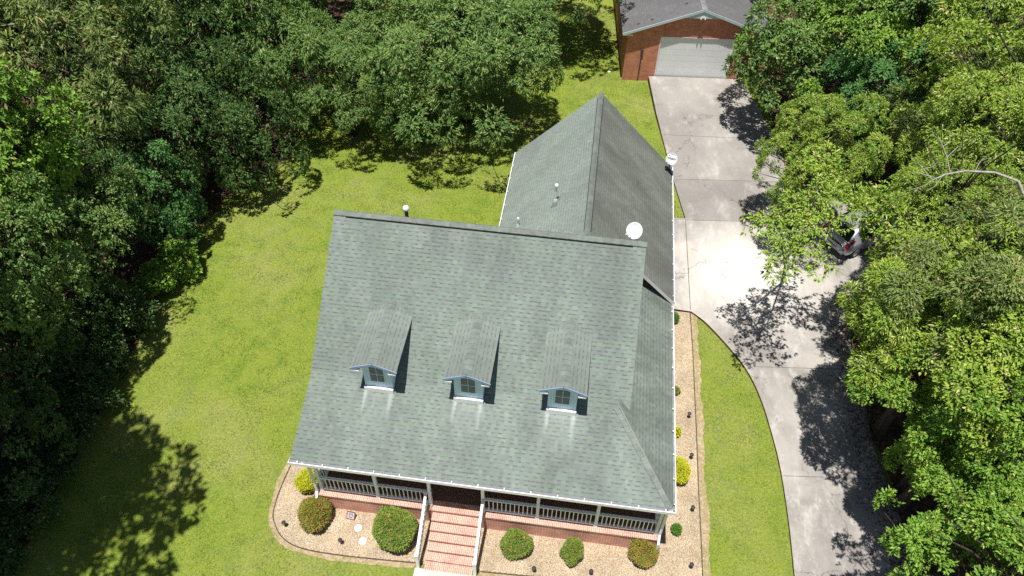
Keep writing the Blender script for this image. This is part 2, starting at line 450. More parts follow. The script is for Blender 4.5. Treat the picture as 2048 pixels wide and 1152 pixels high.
L_MID = mat_leaf('mid_green_leaves', (0.070, 0.165, 0.034), (0.200, 0.310, 0.085), (0.42, 0.40, 0.18), 0.03)
L_OLIVE = mat_leaf('olive_green_leaves', (0.105, 0.180, 0.040), (0.250, 0.315, 0.095), (0.48, 0.38, 0.20), 0.04)
L_YEL = mat_leaf('yellow_green_leaves', (0.120, 0.240, 0.022), (0.330, 0.450, 0.066), (0.60, 0.52, 0.28), 0.05)
L_BRIGHT = mat_leaf('bright_green_leaves', (0.090, 0.215, 0.020), (0.240, 0.400, 0.060), (0.42, 0.45, 0.11), 0.06)
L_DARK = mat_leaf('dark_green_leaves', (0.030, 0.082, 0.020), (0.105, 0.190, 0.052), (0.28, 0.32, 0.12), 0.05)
L_BLUE = mat_leaf('deep_green_leaves', (0.045, 0.150, 0.036), (0.130, 0.270, 0.080))
L_GOLD = mat_leaf('golden_leaves', (0.36, 0.40, 0.012), (0.58, 0.58, 0.030), (0.62, 0.6, 0.10), 0.1)
L_NANDR = mat_leaf('reddish_shrub_leaves', (0.105, 0.175, 0.024), (0.280, 0.270, 0.050), (0.45, 0.200, 0.060), 0.20)
L_NANDG = mat_leaf('green_shrub_leaves', (0.095, 0.190, 0.028), (0.230, 0.310, 0.055), (0.42, 0.26, 0.07), 0.10)
L_BOX = mat_leaf('box_shrub_leaves', (0.045, 0.140, 0.018), (0.110, 0.240, 0.030))

# ------------------------------------------------------------------ ground
def lawn_z(x, y):
    def s(t, a, b):
        t = min(1, max(0, (t - a) / (b - a))); return t * t * (3 - 2 * t)
    return -0.26 * s(y, 22, 30) * (1 - s(x, 12.2, 14.5)) * s(x, 4.0, 9.0)

def build_ground():
    xs = [-220, -140, -90, -60] + [(-40 + 1.0 * k) for k in range(91)] + [70, 100, 150, 220]
    ys = [-220, -140, -90, -60, -40] + [(-25 + 1.0 * k) for k in range(91)] + [85, 110, 150, 220]
    mb = MB()
    nx, ny = len(xs), len(ys)
    for y in ys:
        for x in xs: mb.v.append((x, y, lawn_z(x, y)))
    for j in range(ny - 1):
        for i in range(nx - 1):
            a = j * nx + i
            mb.f.append((a, a + 1, a + nx + 1, a + nx)); mb.m.append(0); mb.uv.append([(0, 0)] * 4)
    return structure(mb.build('ground', M_LAWN, smooth=True))
build_ground()

def smooth_poly(pts, step=0.4, jitter=0.0, seed=1):
    """closed outline resampled and roughened"""
    rnd = random.Random(seed)
    out = []
    n = len(pts)
    for k in range(n):
        a = Vector(pts[k]); b = Vector(pts[(k + 1) % n])
        m = max(1, int((b - a).length / step))
        for j in range(m):
            p = a.lerp(b, j / m)
            if jitter: p = p + Vector((rnd.uniform(-jitter, jitter), rnd.uniform(-jitter, jitter)))
            out.append((p.x, p.y))
    return out

def catmull(pts, n=6, closed=False):
    P = [Vector(p) for p in pts]; out = []
    N = len(P)
    rng = range(N if closed else N - 1)
    for i in rng:
        p0 = P[(i - 1) % N] if closed or i > 0 else P[0] * 2 - P[1]
        p1 = P[i]; p2 = P[(i + 1) % N]
        p3 = P[(i + 2) % N] if closed or i < N - 2 else P[-1] * 2 - P[-2]
        for k in range(n):
            t = k / n
            q = 0.5 * ((2 * p1) + (p2 - p0) * t + (2 * p0 - 5 * p1 + 4 * p2 - p3) * t * t + (3 * p1 - p0 - 3 * p2 + p3) * t ** 3)
            out.append(tuple(q))
    if not closed: out.append(tuple(P[-1]))
    return out

def sheet(name, outline, z, mat, kind='structure'):
    import bmesh
    bm = bmesh.new()
    vs = [bm.verts.new((x, y, z)) for x, y in outline]
    f = bm.faces.new(vs)
    f.normal_update()
    if f.normal.z < 0: f.normal_flip()
    bmesh.ops.triangulate(bm, faces=[f])
    me = bpy.data.meshes.new(name); bm.to_mesh(me); bm.free()
    me.materials.append(mat)
    o = bpy.data.objects.new(name, me); COL.objects.link(o)
    return structure(o, kind)

FOREST_W = [(-9.6, -30), (-9.5, -4), (-9.6, 2), (-9.8, 8), (-10.6, 12), (-9.6, 16), (-7.6, 20.0), (-8.4, 25), (-7.8, 32), (-6.6, 40), (-6, 62), (-80, 62), (-80, -30)]
FOREST_E = [(21.4, -30), (21.7, 1.5), (21.3, 5.6), (21.1, 10.6), (21.3, 12.9), (27.5, 13.6), (28, 20.4), (21.6, 21.2), (20.2, 23), (19.7, 25), (18.9, 30), (19.6, 36), (19, 62), (80, 62), (80, -30)]
sheet('forest_floor', smooth_poly(FOREST_W, 0.5, 0.22, 3), 0.012, M_FLOOR)
sheet('forest_floor', smooth_poly(FOREST_E, 0.5, 0.18, 4), 0.012, M_FLOOR)

# driveway: a raised concrete slab with joints
edge_curve = catmull([(17.3, -14), (17.42, -4), (17.46, 0.06), (17.48, 1.96), (17.42, 4.0), (17.26, 5.54), (16.93, 7.41), (16.43, 8.89), (15.65, 10.15), (14.82, 11.25), (14.2, 11.80)], 6)
DRIVE = list(reversed([(12.95, 11.86), (12.95, 18.02), (14.06, 18.16), (13.55, 20.81), (13.19, 23.03), (12.53, 27.29), (12.02, 31.30),
                       (17.75, 31.83), (18.6, 29.0), (19.4, 24.8), (19.75, 23.1), (20.6, 20.9), (27.3, 20.0), (27.2, 13.9), (21.4, 13.2),
                       (21.1, 10.7), (21.15, 5.64), (21.6, 2.4), (21.6, -14)] + [tuple(p) for p in edge_curve]))
mb = MB()
mb.prism(DRIVE, -0.35, 0.13, 0, 1)
def joint(a, b, w=0.022):
    a = Vector(a); b = Vector(b); d = (b - a).normalized(); n = Vector((-d.y, d.x)) * w / 2
    mb.poly([(a.x - n.x, a.y - n.y, 0.134), (b.x - n.x, b.y - n.y, 0.134), (b.x + n.x, b.y + n.y, 0.134), (a.x + n.x, a.y + n.y, 0.134)], 2)
joint((13.60, 21.25), (20.2, 22.0)); joint((14.1, 18.02), (20.9, 18.8)); joint((14.16, 11.9), (14.06, 18.0), 0.03)
joint((16.55, 9.0), (21.1, 9.5)); joint((17.45, 3.9), (21.2, 4.3)); joint((12.95, 25.2), (19.3, 25.7))
structure(mb.build('driveway', [M_DRIVE, M_SLABSIDE, M_GROOVE]))
mb = MB()
mb.prism([(4.35, -12.0), (6.62, -12.0), (6.62, -1.50), (4.35, -1.50)], -0.2, 0.035, 0, 0)
structure(mb.build('front_path', M_WALK))

# planting beds: gravel inside a dark edging strip, bare strip outside
BED_L = catmull([(-0.55, 6.5), (-0.95, 3.6), (-1.21, 1.8), (-1.28, 0.6), (-1.22, -0.22), (-1.0, -0.66), (-0.56, -1.1), (0.11, -1.36), (1.24, -1.44), (2.93, -1.40), (4.40, -1.33)], 6)
BED_R = [(6.62, -1.32), (7.83, -1.27), (10.0, -1.15), (12.0, -1.0), (13.2, -0.95), (14.0, -0.9), (14.3, -0.5)] + [(14.29, 0.93), (14.26, 3.33), (14.26, 5.33), (14.22, 9.66), (14.16, 11.80)]
gl_out = [tuple(p) for p in BED_L] + [(4.68, -1.33), (4.68, 1.2), (0.6, 1.2), (0.6, 6.5)]
sheet('gravel_bed', gl_out, 0.030, M_GRAVEL)
gr_out = [(6.34, -1.32)] + BED_R + [(12.2, 11.80), (12.2, 1.0), (6.34, 1.0)]
sheet('gravel_bed', gr_out, 0.030, M_GRAVEL)
def offset_strip(name, line, w, mat, z, seed):
    rnd = random.Random(seed)
    pts = []
    for k, p in enumerate(line):
        a = Vector(line[max(0, k - 1)]); b = Vector(line[min(len(line) - 1, k + 1)])
        d = (b - a).normalized(); n = Vector((d.y, -d.x))
        pts.append((Vector(p), n))
    outer = []; acc = [1.0]
    for k in range(len(pts) - 1):
        (p, n), (q, m) = pts[k], pts[k + 1]
        L = max(1, int((q - p).length / 0.12))
        for j in range(L):
            acc[0] = 0.72 * acc[0] + 0.28 * rnd.uniform(0.45, 1.5)
            c = p.lerp(q, j / L) + n.lerp(m, j / L) * (w * acc[0])
            outer.append((c.x, c.y))
    inner = [tuple(p - n * 0.02) for p, n in pts]
    return sheet(name, inner + list(reversed(outer)), z, mat)
offset_strip('bare_soil', [tuple(p) for p in BED_L], 0.20, M_STRAW, 0.022, 5)
offset_strip('bare_soil', BED_R, 0.30, M_STRAW, 0.022, 6)
def edging(line, label):
    mb = MB()
    dense = []
    for k in range(len(line) - 1):
        a = Vector(line[k]); b = Vector(line[k + 1]); m = max(1, int((b - a).length / 0.09))
        dense += [a.lerp(b, j / m) for j in range(m)]
    dense.append(Vector(line[-1]))
    for k in range(len(dense) - 1):
        a, b = dense[k], dense[k + 1]
        h = 0.075 if k % 2 else 0.055
        mb.bar((a.x, a.y, h / 2), (b.x, b.y, h / 2), 0.035, h)
    o = mb.build('bed_edging', M_EDGING)
    tag(o, label, 'garden edging')
edging([tuple(p) for p in BED_L], 'dark scalloped edging curving round the gravel bed with the sign')
edging(BED_R, 'dark straight edging along the gravel bed between house and side lawn')

# ------------------------------------------------------------------ house
house = empty('house', (0, 0, 0))
tag(house, 'brick house with green shingle roof, three dormers and a white railed porch', 'house')

HE = 3.54; L = 12.79; Y1 = 3.02; Z1 = 4.58; YR = 7.636; ZR = 7.96; LM = 11.10
P1 = (Z1 - HE) / Y1; P2 = (ZR - Z1) / (YR - Y1)
WXL, WXR, WYB, WYF, WZE, WZR = 5.336, 12.744, 17.51, 8.94, 3.75, 7.45
WXM = (WXL + WXR) / 2
sideP = 0.60
HX, HY = 10.72, 3.25                      # upper end of the porch hip
zside = lambda x: HE + sideP * (L - x)
eo = 0.10                                  # shingle edge set back behind the gutter
def zp(y): return HE + P1 * y

# roofs
mb = MB()
vmain = (0, YR - Y1, ZR - Z1)
mb.slope([(0, Y1, Z1), (LM, Y1, Z1), (LM, YR, ZR), (0, YR, ZR)], 0.16, (0, Y1, Z1), (1, 0, 0), vmain, 0, 1)
RP = 1.0; rear_y = YR + 4.3
mb.slope([(0, rear_y, ZR - RP * (rear_y - YR)), (LM, rear_y, ZR - RP * (rear_y - YR)), (LM, YR, ZR), (0, YR, ZR)], 0.16, (0, rear_y, ZR - RP * (rear_y - YR)), (-1, 0, 0), (0, -1, RP), 0, 1)
mb.build('main_roof', [M_SH, M_WHITE], house)
mb = MB()
hz = zp(HY)
vp = (0, Y1, Z1 - HE)
mb.slope([(0.02, eo, zp(eo)), (L - eo, eo, zp(eo)), (HX, Y1, Z1 - 0.004), (0.02, Y1, Z1 - 0.004)], 0.14, (0, 0, HE), (1, 0, 0), vp, 0, 1)
mb.build('porch_roof', [M_SHP, M_WHITE], house)
mb = MB()
yb = 9.6
zs0 = zside(L - eo)
mb.slope([(L - eo, eo, zs0), (L - eo, yb, zs0), (HX, yb, zside(HX)), (HX, Y1, zside(HX))], 0.12, (L, 0, HE), (0, 1, 0), (HX - L, 0, zside(HX) - HE), 0, 1)
mb.build('side_roof', [M_SHS, M_WHITE], house)
# hip caps and ridge caps of overlapping short shingles
def caps(name, a, b, wid, n1, n2, lift=0.02, seg=0.24, vent=None):
    """bent cap shingles from a to b; n1, n2 = the two slopes' downward directions"""
    a = Vector(a); b = Vector(b); d = (b - a); Ln = d.length; d.normalize()
    m = MB(); rnd = random.Random(len(name) + int(Ln * 10))
    n1 = Vector(n1).normalized() * wid; n2 = Vector(n2).normalized() * wid
    N = max(1, int(Ln / seg))
    for k in range(N):
        p = a + d * (Ln * k / N); q = a + d * (Ln * (k + 1.08) / N)
        up0 = Vector((0, 0, lift + 0.004)); up1 = Vector((0, 0, lift + 0.020))
        mi = rnd.choice((0, 0, 1))
        for n in (n1, n2):
            m.poly([p + up1, q + up0, q + n + up0, p + n + up1], mi)
            m.poly([p + up1, p + n + up1, p + n, p], mi)
            m.poly([p + n + up1, q + n + up0, q + n, p + n], mi)
    o = m.build(name, [M_CAP, M_CAP2], house)
    if vent:
        v = MB()
        for n in (n1, n2):
            s = n * vent[1]
            pa = a + d * vent[0] + s; pb = b - d * vent[0] + s
            v.bar(pa + Vector((0, 0, lift * 0.5 - 0.012)), pb + Vector((0, 0, lift * 0.5 - 0.012)), 0.035, lift + 0.012)
        v.build('ridge_vent', M_VENT, house)
    return o
M_CAP2 = simple('ridge_cap_shingle_pale', (0.225, 0.258, 0.230), 0.85, 0.2, var=0.14, scale=5.0)
caps('ridge_cap', (0, YR, ZR), (LM, YR, ZR), 0.17, (0, Y1 - YR, Z1 - ZR), (0, YR - Y1, Z1 - ZR), 0.045, 0.3, (0.45, 1.04))
caps('hip_cap', (L - 0.14, 0.14, HE + 0.055), (HX, Y1 + 0.02, Z1 + 0.01), 0.17, (-0.75, -0.35, -0.12), (0.35, 0.85, -0.2), 0.008, 0.22)

# wing roof
mb = MB()
mb.slope([(WXL, WYB, WZE), (WXM, WYB, WZR), (WXM, 8.0, WZR), (WXL, 8.6, WZE)], 0.15, (WXL, WYB, WZE), (0, -1, 0), (1, 0, 1), 0, 1)
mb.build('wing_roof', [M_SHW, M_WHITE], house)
mb = MB()
mb.slope([(WXR, WYB, WZE), (WXM, WYB, WZR), (WXM, 8.0, WZR), (10.95, 8.0, WZR - (10.95 - WXM)), (10.95, WYF, WZR - (10.95 - WXM)), (WXR, WYF, WZE)],
         0.15, (WXR, WYB, WZE), (0, 1, 0), (-1, 0, 1), 0, 1)
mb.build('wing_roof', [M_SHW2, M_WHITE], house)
caps('ridge_cap', (WXM, WYB, WZR), (WXM, 8.3, WZR), 0.16, (-1, 0, -1), (1, 0, -1), 0.045, 0.3, (0.3, 1.04))
# wing rake board and soffit on the front gable
mb = MB()
zr1 = WZR - (11.0 - WXM)
mb.poly([(11.0, WYF - 0.02, zr1 - 0.005), (WXR, WYF - 0.02, WZE - 0.005), (WXR, WYF - 0.02, WZE - 0.17), (11.0, WYF - 0.02, zr1 - 0.17)])
mb.poly([(11.0, WYF - 0.02, zr1 - 0.17), (WXR, WYF - 0.02, WZE - 0.17), (WXR, WYF + 0.35, WZE - 0.17), (11.0, WYF + 0.35, zr1 - 0.17)])
mb.box(12.45, WXR, WYF - 0.015, WYF + 0.35, WZE - 0.24, WZE - 0.16)
mb.build('rake_board', M_WHITE, house)

# walls
def walls():
    m = MB()
    m.box(0.35, 10.75, 2.45, 11.6, 0.0, 3.4)                       # body
    for x in (0.35, 10.72):                                           # gables
        m.poly([(x, 2.45, 3.4), (x, 11.6, 3.4), (x, 11.6, ZR - 0.25 - (11.6 - YR)), (x, YR, ZR - 0.2), (x, 2.95, 4.42)])
    m.box(10.75, 12.3, 1.9, 9.3, 0.0, 3.36)                           # side room under the side roof
    m.box(WXL + 0.45, WXR - 0.4, 9.35, WYB - 0.35, 0.0, 3.62)         # wing
    for y in (9.33, WYB - 0.34):
        m.poly([(WXL + 0.45, y, 3.62), (WXR - 0.4, y, 3.62), (WXR - 0.4, y, 3.9), (WXM, y, WZR - 0.2), (WXL + 0.45, y, 3.9)])
    m.build('wall', M_WALLIN, house)
walls()
mb = MB()
mb.box(0.2, 12.6, 0.28, 2.44, HE - 0.26, HE - 0.22)
mb.box(12.2, 12.66, 0.28, 9.3, HE - 0.265, HE - 0.225)
mb.build('soffit', M_WHITE, house)
mb = MB(); mb.box(0.42, 12.58, 0.38, 0.56, HE - 0.46, HE - 0.262)
mb.build('porch_beam', M_WHITE, house)
# front door and windows behind the porch
mb = MB()
mb.box(5.0, 6.0, 2.40, 2.46, 1.0, 3.08); mb.box(5.08, 5.92, 2.385, 2.41, 1.04, 3.0, 1)
mb.build('front_door', [M_WHITE, simple('door_red', (0.16, 0.03, 0.025), 0.5)], house)
for x in (1.6, 3.3, 7.4, 9.4):
    mb = MB(); mb.box(x - 0.5, x + 0.5, 2.40, 2.46, 1.65, 3.1); w = mb.build('window', M_WHITE, house)
    mb = MB(); mb.box(x - 0.44, x + 0.44, 2.385, 2.41, 1.71, 3.04); mb.build('pane', M_GLASS, w)

# gutters
def gutter(a, b, out, name='gutter', hang=0.87, w=0.12, h=0.15, start=0.3):
    a = Vector(a); b = Vector(b); d = (b - a).normalized(); o = Vector(out)
    m = MB()
    def strip(off, z0, z1, t, mi):
        p = a + o * off; q = b + o * off
        m.bar(p + Vector((0, 0, (z0 + z1) / 2)), q + Vector((0, 0, (z0 + z1) / 2)), t, z1 - z0, mi)
    strip(-0.010, -h, 0.0, 0.020, 0)              # outer wall with a rolled lip
    strip(-0.012, -0.014, 0.004, 0.032, 0)
    strip(-w, -h, 0.0, 0.010, 0)                  # back
    strip(-w / 2 - 0.005, -h + 0.001, -h + 0.014, w - 0.03, 1)
    for e in (a, b):
        s = 1 if e is a else -1
        c = e - o * (w / 2) + Vector((0, 0, -h / 2)) + d * (0.006 * s)
        m.bar(c - d * 0.006, c + d * 0.006, w - 0.012, h - 0.003, 0)
    g = m.build(name, [M_WHITE, M_GUTIN], house)
    Ln = (b - a).length
    k = start
    first = None
    while k < Ln - 0.1:
        p = a + d * k
        if first is None:
            hm = MB(); hm.bar(Vector((0, 0, 0.008)), -o * (w + 0.04) + Vector((0, 0, 0.012)), 0.03, 0.012)
            first = hm.build('gutter_hanger', M_WHITE, g); first.location = p
        else:
            c = first.copy(); COL.objects.link(c); c.parent = g; c.location = p
        k += hang
gutter((-0.02, 0, HE), (L, 0, HE), (0, -1, 0), w=0.118)
gutter((L, 0.004, HE), (L, 8.86, HE), (1, 0, 0), hang=0.92)
gutter((WXR + 0.06, WYF, WZE), (WXR + 0.06, WYB, WZE), (1, 0, 0), hang=0.9)
gutter((WXL - 0.06, 8.6, WZE), (WXL - 0.06, WYB, WZE), (-1, 0, 0), hang=0.95)
mb = MB(); mb.box(0.0, L - 0.12, 0.108, 0.128, HE - 0.2, HE - 0.02); mb.box(L - 0.135, L - 0.119, 0.11, 8.8, HE - 0.2, HE - 0.02)
mb.build('fascia', M_WHITE, house)

# downspouts
def downspout(pts, name='downspout'):
    m = MB()
    for k in range(len(pts) - 1): m.bar(pts[k], pts[k + 1], 0.085, 0.065, 0, up=(0, 1, 0))
    return m.build(name, M_WHITE, house)
downspout([(0.42, 0.05, HE - 0.1), (0.42, 0.08, HE - 0.2), (0.44, 0.33, HE - 0.5), (0.45, 0.33, 1.12), (0.47, 0.10, 0.86), (0.47, 0.10, 0.30), (0.47, -0.12, 0.10)])
downspout([(12.62, 0.05, HE - 0.1), (12.62, 0.33, HE - 0.5), (12.62, 0.33, 1.25), (12.62, 0.12, 0.95), (12.62, 0.12, 0.25), (12.62, -0.1, 0.08)])

# porch base, cap, floor
mb = MB()
mb.box(0.37, 4.62, 0.262, 2.44, -0.05, 0.905)
mb.box(6.40, 12.63, 0.262, 1.88, -0.05, 0.905)
mb.box(4.621, 6.399, 0.262, 2.44, -0.05, 0.90)
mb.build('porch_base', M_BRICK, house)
mb = MB()
for x0, x1 in ((0.345, 4.60), (6.41, 12.655)):
    mb.box(x0, x1, 0.23, 0.62, 0.925, 0.99)
    mb.box(x0 + 0.008, x1 - 0.008, 0.245, 0.60, 0.907, 0.9245, 1)
mb.build('porch_cap', [M_BRICKT, M_JOINT], house)
mb = MB(); mb.box(0.345, 12.655, 0.622, 2.45, 0.91, 0.985); mb.build('porch_floor', M_PORCHFLOOR, house)

# steps
TD, RS = 0.29, 0.1655
mb = MB()
for i in range(6):
    z1 = 0.99 - RS * i
    y0 = 0.23 - TD * i
    if i == 0: mb.box(4.664, 6.35, y0, 0.615, z1 - 0.066, z1)
    else: mb.box(4.664, 6.35, y0, y0 + TD + 0.012, z1 - 0.066, z1)
    mb.box(4.672, 6.342, y0 + 0.022, 0.26 if i == 0 else y0 + TD + 0.01, max(-0.05, z1 - RS - 0.02), z1 - 0.0665, 1)
mb.box(4.664, 6.35, -1.515, -1.22 + 0.022, -0.05, 0.045)
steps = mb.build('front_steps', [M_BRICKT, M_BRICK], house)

# porch posts and railings
post_x = [0.59, 2.66, 4.57, 6.45, 8.37, 10.42, 12.52]
for x in post_x:
    mb = MB()
    mb.box(x - 0.055, x + 0.055, 0.42, 0.53, 0.99, HE - 0.46)
    mb.box(x - 0.075, x + 0.075, 0.40, 0.55, 0.992, 1.10); mb.box(x - 0.075, x + 0.075, 0.40, 0.55, HE - 0.56, HE - 0.461)
    mb.build('porch_post', M_RAIL, house)
def railing(a, b, zt=1.89, zb=1.10, gap=0.146):
    a = Vector((*a, 0)); b = Vector((*b, 0)); d = (b - a).normalized(); Ln = (b - a).length
    up = Vector((0, 0, 1))
    m = MB()
    m.bar(a + up * (zt - 0.03), b + up * (zt - 0.03), 0.10, 0.05)
    m.bar(a + up * (zb), b + up * (zb), 0.075, 0.06)
    r = m.build('railing', M_RAIL, house)
    n = int(round(Ln / gap)); first = None
    for k in range(1, n):
        p = a + d * (Ln * k / n)
        if first is None:
            q = MB(); q.box(-0.017, 0.017, -0.017, 0.017, zb + 0.031, zt - 0.056)
            first = q.build('baluster', M_RAIL, r); first.location = (p.x, p.y, 0)
        else:
            c = first.copy(); COL.objects.link(c); c.parent = r; c.location = (p.x, p.y, 0)
for i in range(6):
    if i == 2: continue
    railing((post_x[i] + 0.056, 0.475), (post_x[i + 1] - 0.056, 0.475))
railing((0.59, 0.535), (0.59, 2.43)); railing((12.52, 0.535), (12.52, 1.88))

# stair railings
for x in (4.46, 6.46):
    top = Vector((x, 0.42, 1.92)); bot = Vector((x, -1.42, 0.93))
    m = MB()
    m.bar(top, bot, 0.09, 0.06)
    m.bar(top - Vector((0, 0, 0.62)), bot - Vector((0, 0, 0.62)), 0.06, 0.05)
    m.box(x - 0.05, x + 0.05, -1.51, -1.41, 0.0, 0.99); m.box(x - 0.065, x + 0.065, -1.525, -1.395, 0.99, 1.03)
    r = m.build('stair_railing', M_WHITE, house)
    first = None
    for k in range(1, 13):
        t = k / 13; p = top.lerp(bot, t)
        q = MB(); q.box(x - 0.016, x + 0.016, p.y - 0.016, p.y + 0.016, p.z - 0.60, p.z - 0.031)
        q.build('baluster', M_WHITE, r)

# dormers
def dormer(cx):
    yw = 2.70; zb = zp(yw); ridge = 6.25; eave = 5.92; hw = 0.775; ww = 0.485; yf = 2.44
    m = MB()                                                         # siding walls
    m.poly([(cx - ww, yw, zb - 0.05), (cx + ww, yw, zb - 0.05), (cx + ww, yw, eave - 0.05), (cx, yw, ridge - 0.10), (cx - ww, yw, eave - 0.05)])
    for s in (-1, 1):
        m.poly([(cx + s * ww, yw, zb - 0.05), (cx + s * ww, 5.1, zb + 1.5), (cx + s * ww, 5.1, eave + 0.03), (cx + s * ww, yw, eave + 0.03)])
    for k in range(1, 8):                                              # board battens
        x = cx - ww + 2 * ww * k / 8
        if abs(x - cx) > 0.30: m.box(x - 0.008, x + 0.008, yw - 0.008, yw - 0.001, zb + 0.1, eave - 0.06)
    d = m.build('dormer', M_SIDING, house)
    m = MB()
    yv = lambda z: Y1 + (z - Z1) / P2
    for s in (-1, 1):
        m.slope([(cx + s * hw, yf, eave), (cx, yf, ridge), (cx, yv(ridge) + 0.03, ridge), (cx + s * hw, yv(eave) + 0.03, eave)], 0.05,
                (cx + s * hw, yf, eave), (0, 1, 0), (-s * hw, 0, ridge - eave), 0, 1)
    m.build('dormer_roof', [M_SHD, M_FASCIA], d)
    m = MB(); rnd = random.Random(int(cx * 7))
    N = 13
    for k in range(N):                                                # ridge caps of the dormer
        y0 = yf + (yv(ridge) - yf) * k / N; y1 = yf + (yv(ridge) - yf) * (k + 1.06) / N
        mi = rnd.choice((0, 1, 1))
        for s in (-1, 1):
            w = 0.155; dz = (ridge - eave) / hw * w
            m.poly([(cx, y0, ridge + 0.025), (cx + s * w, y0, ridge - dz + 0.025), (cx + s * w, y1, ridge - dz + 0.010), (cx, y1, ridge + 0.010)], mi)
            m.poly([(cx, y0, ridge + 0.025), (cx + s * w, y0, ridge - dz + 0.025), (cx + s * w, y0, ridge - dz), (cx, y0, ridge)], mi)
            m.poly([(cx + s * w, y0, ridge - dz + 0.025), (cx + s * w, y1, ridge - dz + 0.010), (cx + s * w, y1, ridge - dz), (cx + s * w, y0, ridge - dz)], mi)
    m.build('dormer_ridge_cap', [M_CAP, M_CAP2], d)
    m = MB()                                                         # rake fascia and boxed soffit returns
    for s in (-1, 1):
        a = Vector((cx, yf - 0.012, ridge - 0.055)); b = Vector((cx + s * (hw + 0.01), yf - 0.012, eave - 0.055))
        m.bar(a, b, 0.024, 0.10, 0, up=(0, 0, 1))
    m.build('dormer_fascia', M_FASCIA, d)
    m = MB()
    for s in (-1, 1):
        xa, xb = sorted((cx + s * (ww + 0.004), cx + s * (hw - 0.02)))
        m = MB(); m.box(xa, xb, yf - 0.022, yf + 0.24, eave - 0.165, eave - 0.108); m.build('soffit_return', M_WHITE, d)
    m = MB()
    m.box(cx - ww - 0.02, cx + ww + 0.02, yw - 0.11, yw - 0.002, zb - 0.08, zb + 0.17)   # white sill, enlarged to stand for the sunlit foot of the wall
    m.build('sunlit_sill_band', M_WHITE, d)
    m = MB()
    zw0, zw1 = zb + 0.46, zb + 1.30
    m.box(cx - 0.275, cx + 0.275, yw - 0.032, yw - 0.004, zw0, zw1, 0)
    fw = MB()
    gx0, gx1 = cx - 0.235, cx + 0.235
    win = m.build('window', M_SIDING, d)
    def pane(x0, x1, z0, z1):
        m.box(x0, x1, yw - 0.040, yw - 0.033, z0, z1, 0)
    m = MB()
    midx = cx; zm = (zw0 + zw1) / 2
    for (z0, z1) in ((zw0 + 0.04, zm - 0.022), (zm + 0.022, zw1 - 0.04)):
        zz = (z0 + z1) / 2
        for (x0, x1) in ((gx0, cx - 0.011), (cx + 0.011, gx1)):
            pane(x0, x1, z0, zz - 0.010); pane(x0, x1, zz + 0.010, z1)
    # panes stay inside the window part as one surface pattern of glass
    g = win.data
    o2 = m.build('dormer_pane', M_GLASS, d)
    return d
for cx in (2.53, 5.64, 8.80): dormer(cx)

# roof pipes
def pipe(x, y, z0, z1, r, cap_r, mat, capmat):
    m = MB()
    m.tube([(x, y, z0 - 0.1), (x, y, z1)], r, 10, 0)
    m.lathe((x, y, z1), [(cap_r * 0.9, -0.07), (cap_r, 0.0), (cap_r * 0.8, 0.06), (cap_r * 0.3, 0.09)], 14, 1)
    m.lathe((x, y, z0), [(r * 2.2, -0.12), (r * 1.25, 0.10)], 10, 1)
    o = m.build('roof_pipe', [mat, capmat], house, smooth=False)
    return o
pipe(2.52, 8.06, 7.54, 8.06, 0.07, 0.125, M_DGREY, M_PVC)
pipe(7.67, 11.56, 6.08, 6.88, 0.042, 0.085, M_PVC, M_PVC)
pipe(6.19, 11.46, 4.60, 5.0, 0.035, 0.06, M_PVC, M_PVC)
mb = MB()
mb.poly([(7.50, 11.30, 5.93), (7.72, 11.20, 6.15), (7.86, 11.62, 6.29), (7.64, 11.72, 6.07)])
mb.build('pipe_flashing', M_GALV, house)

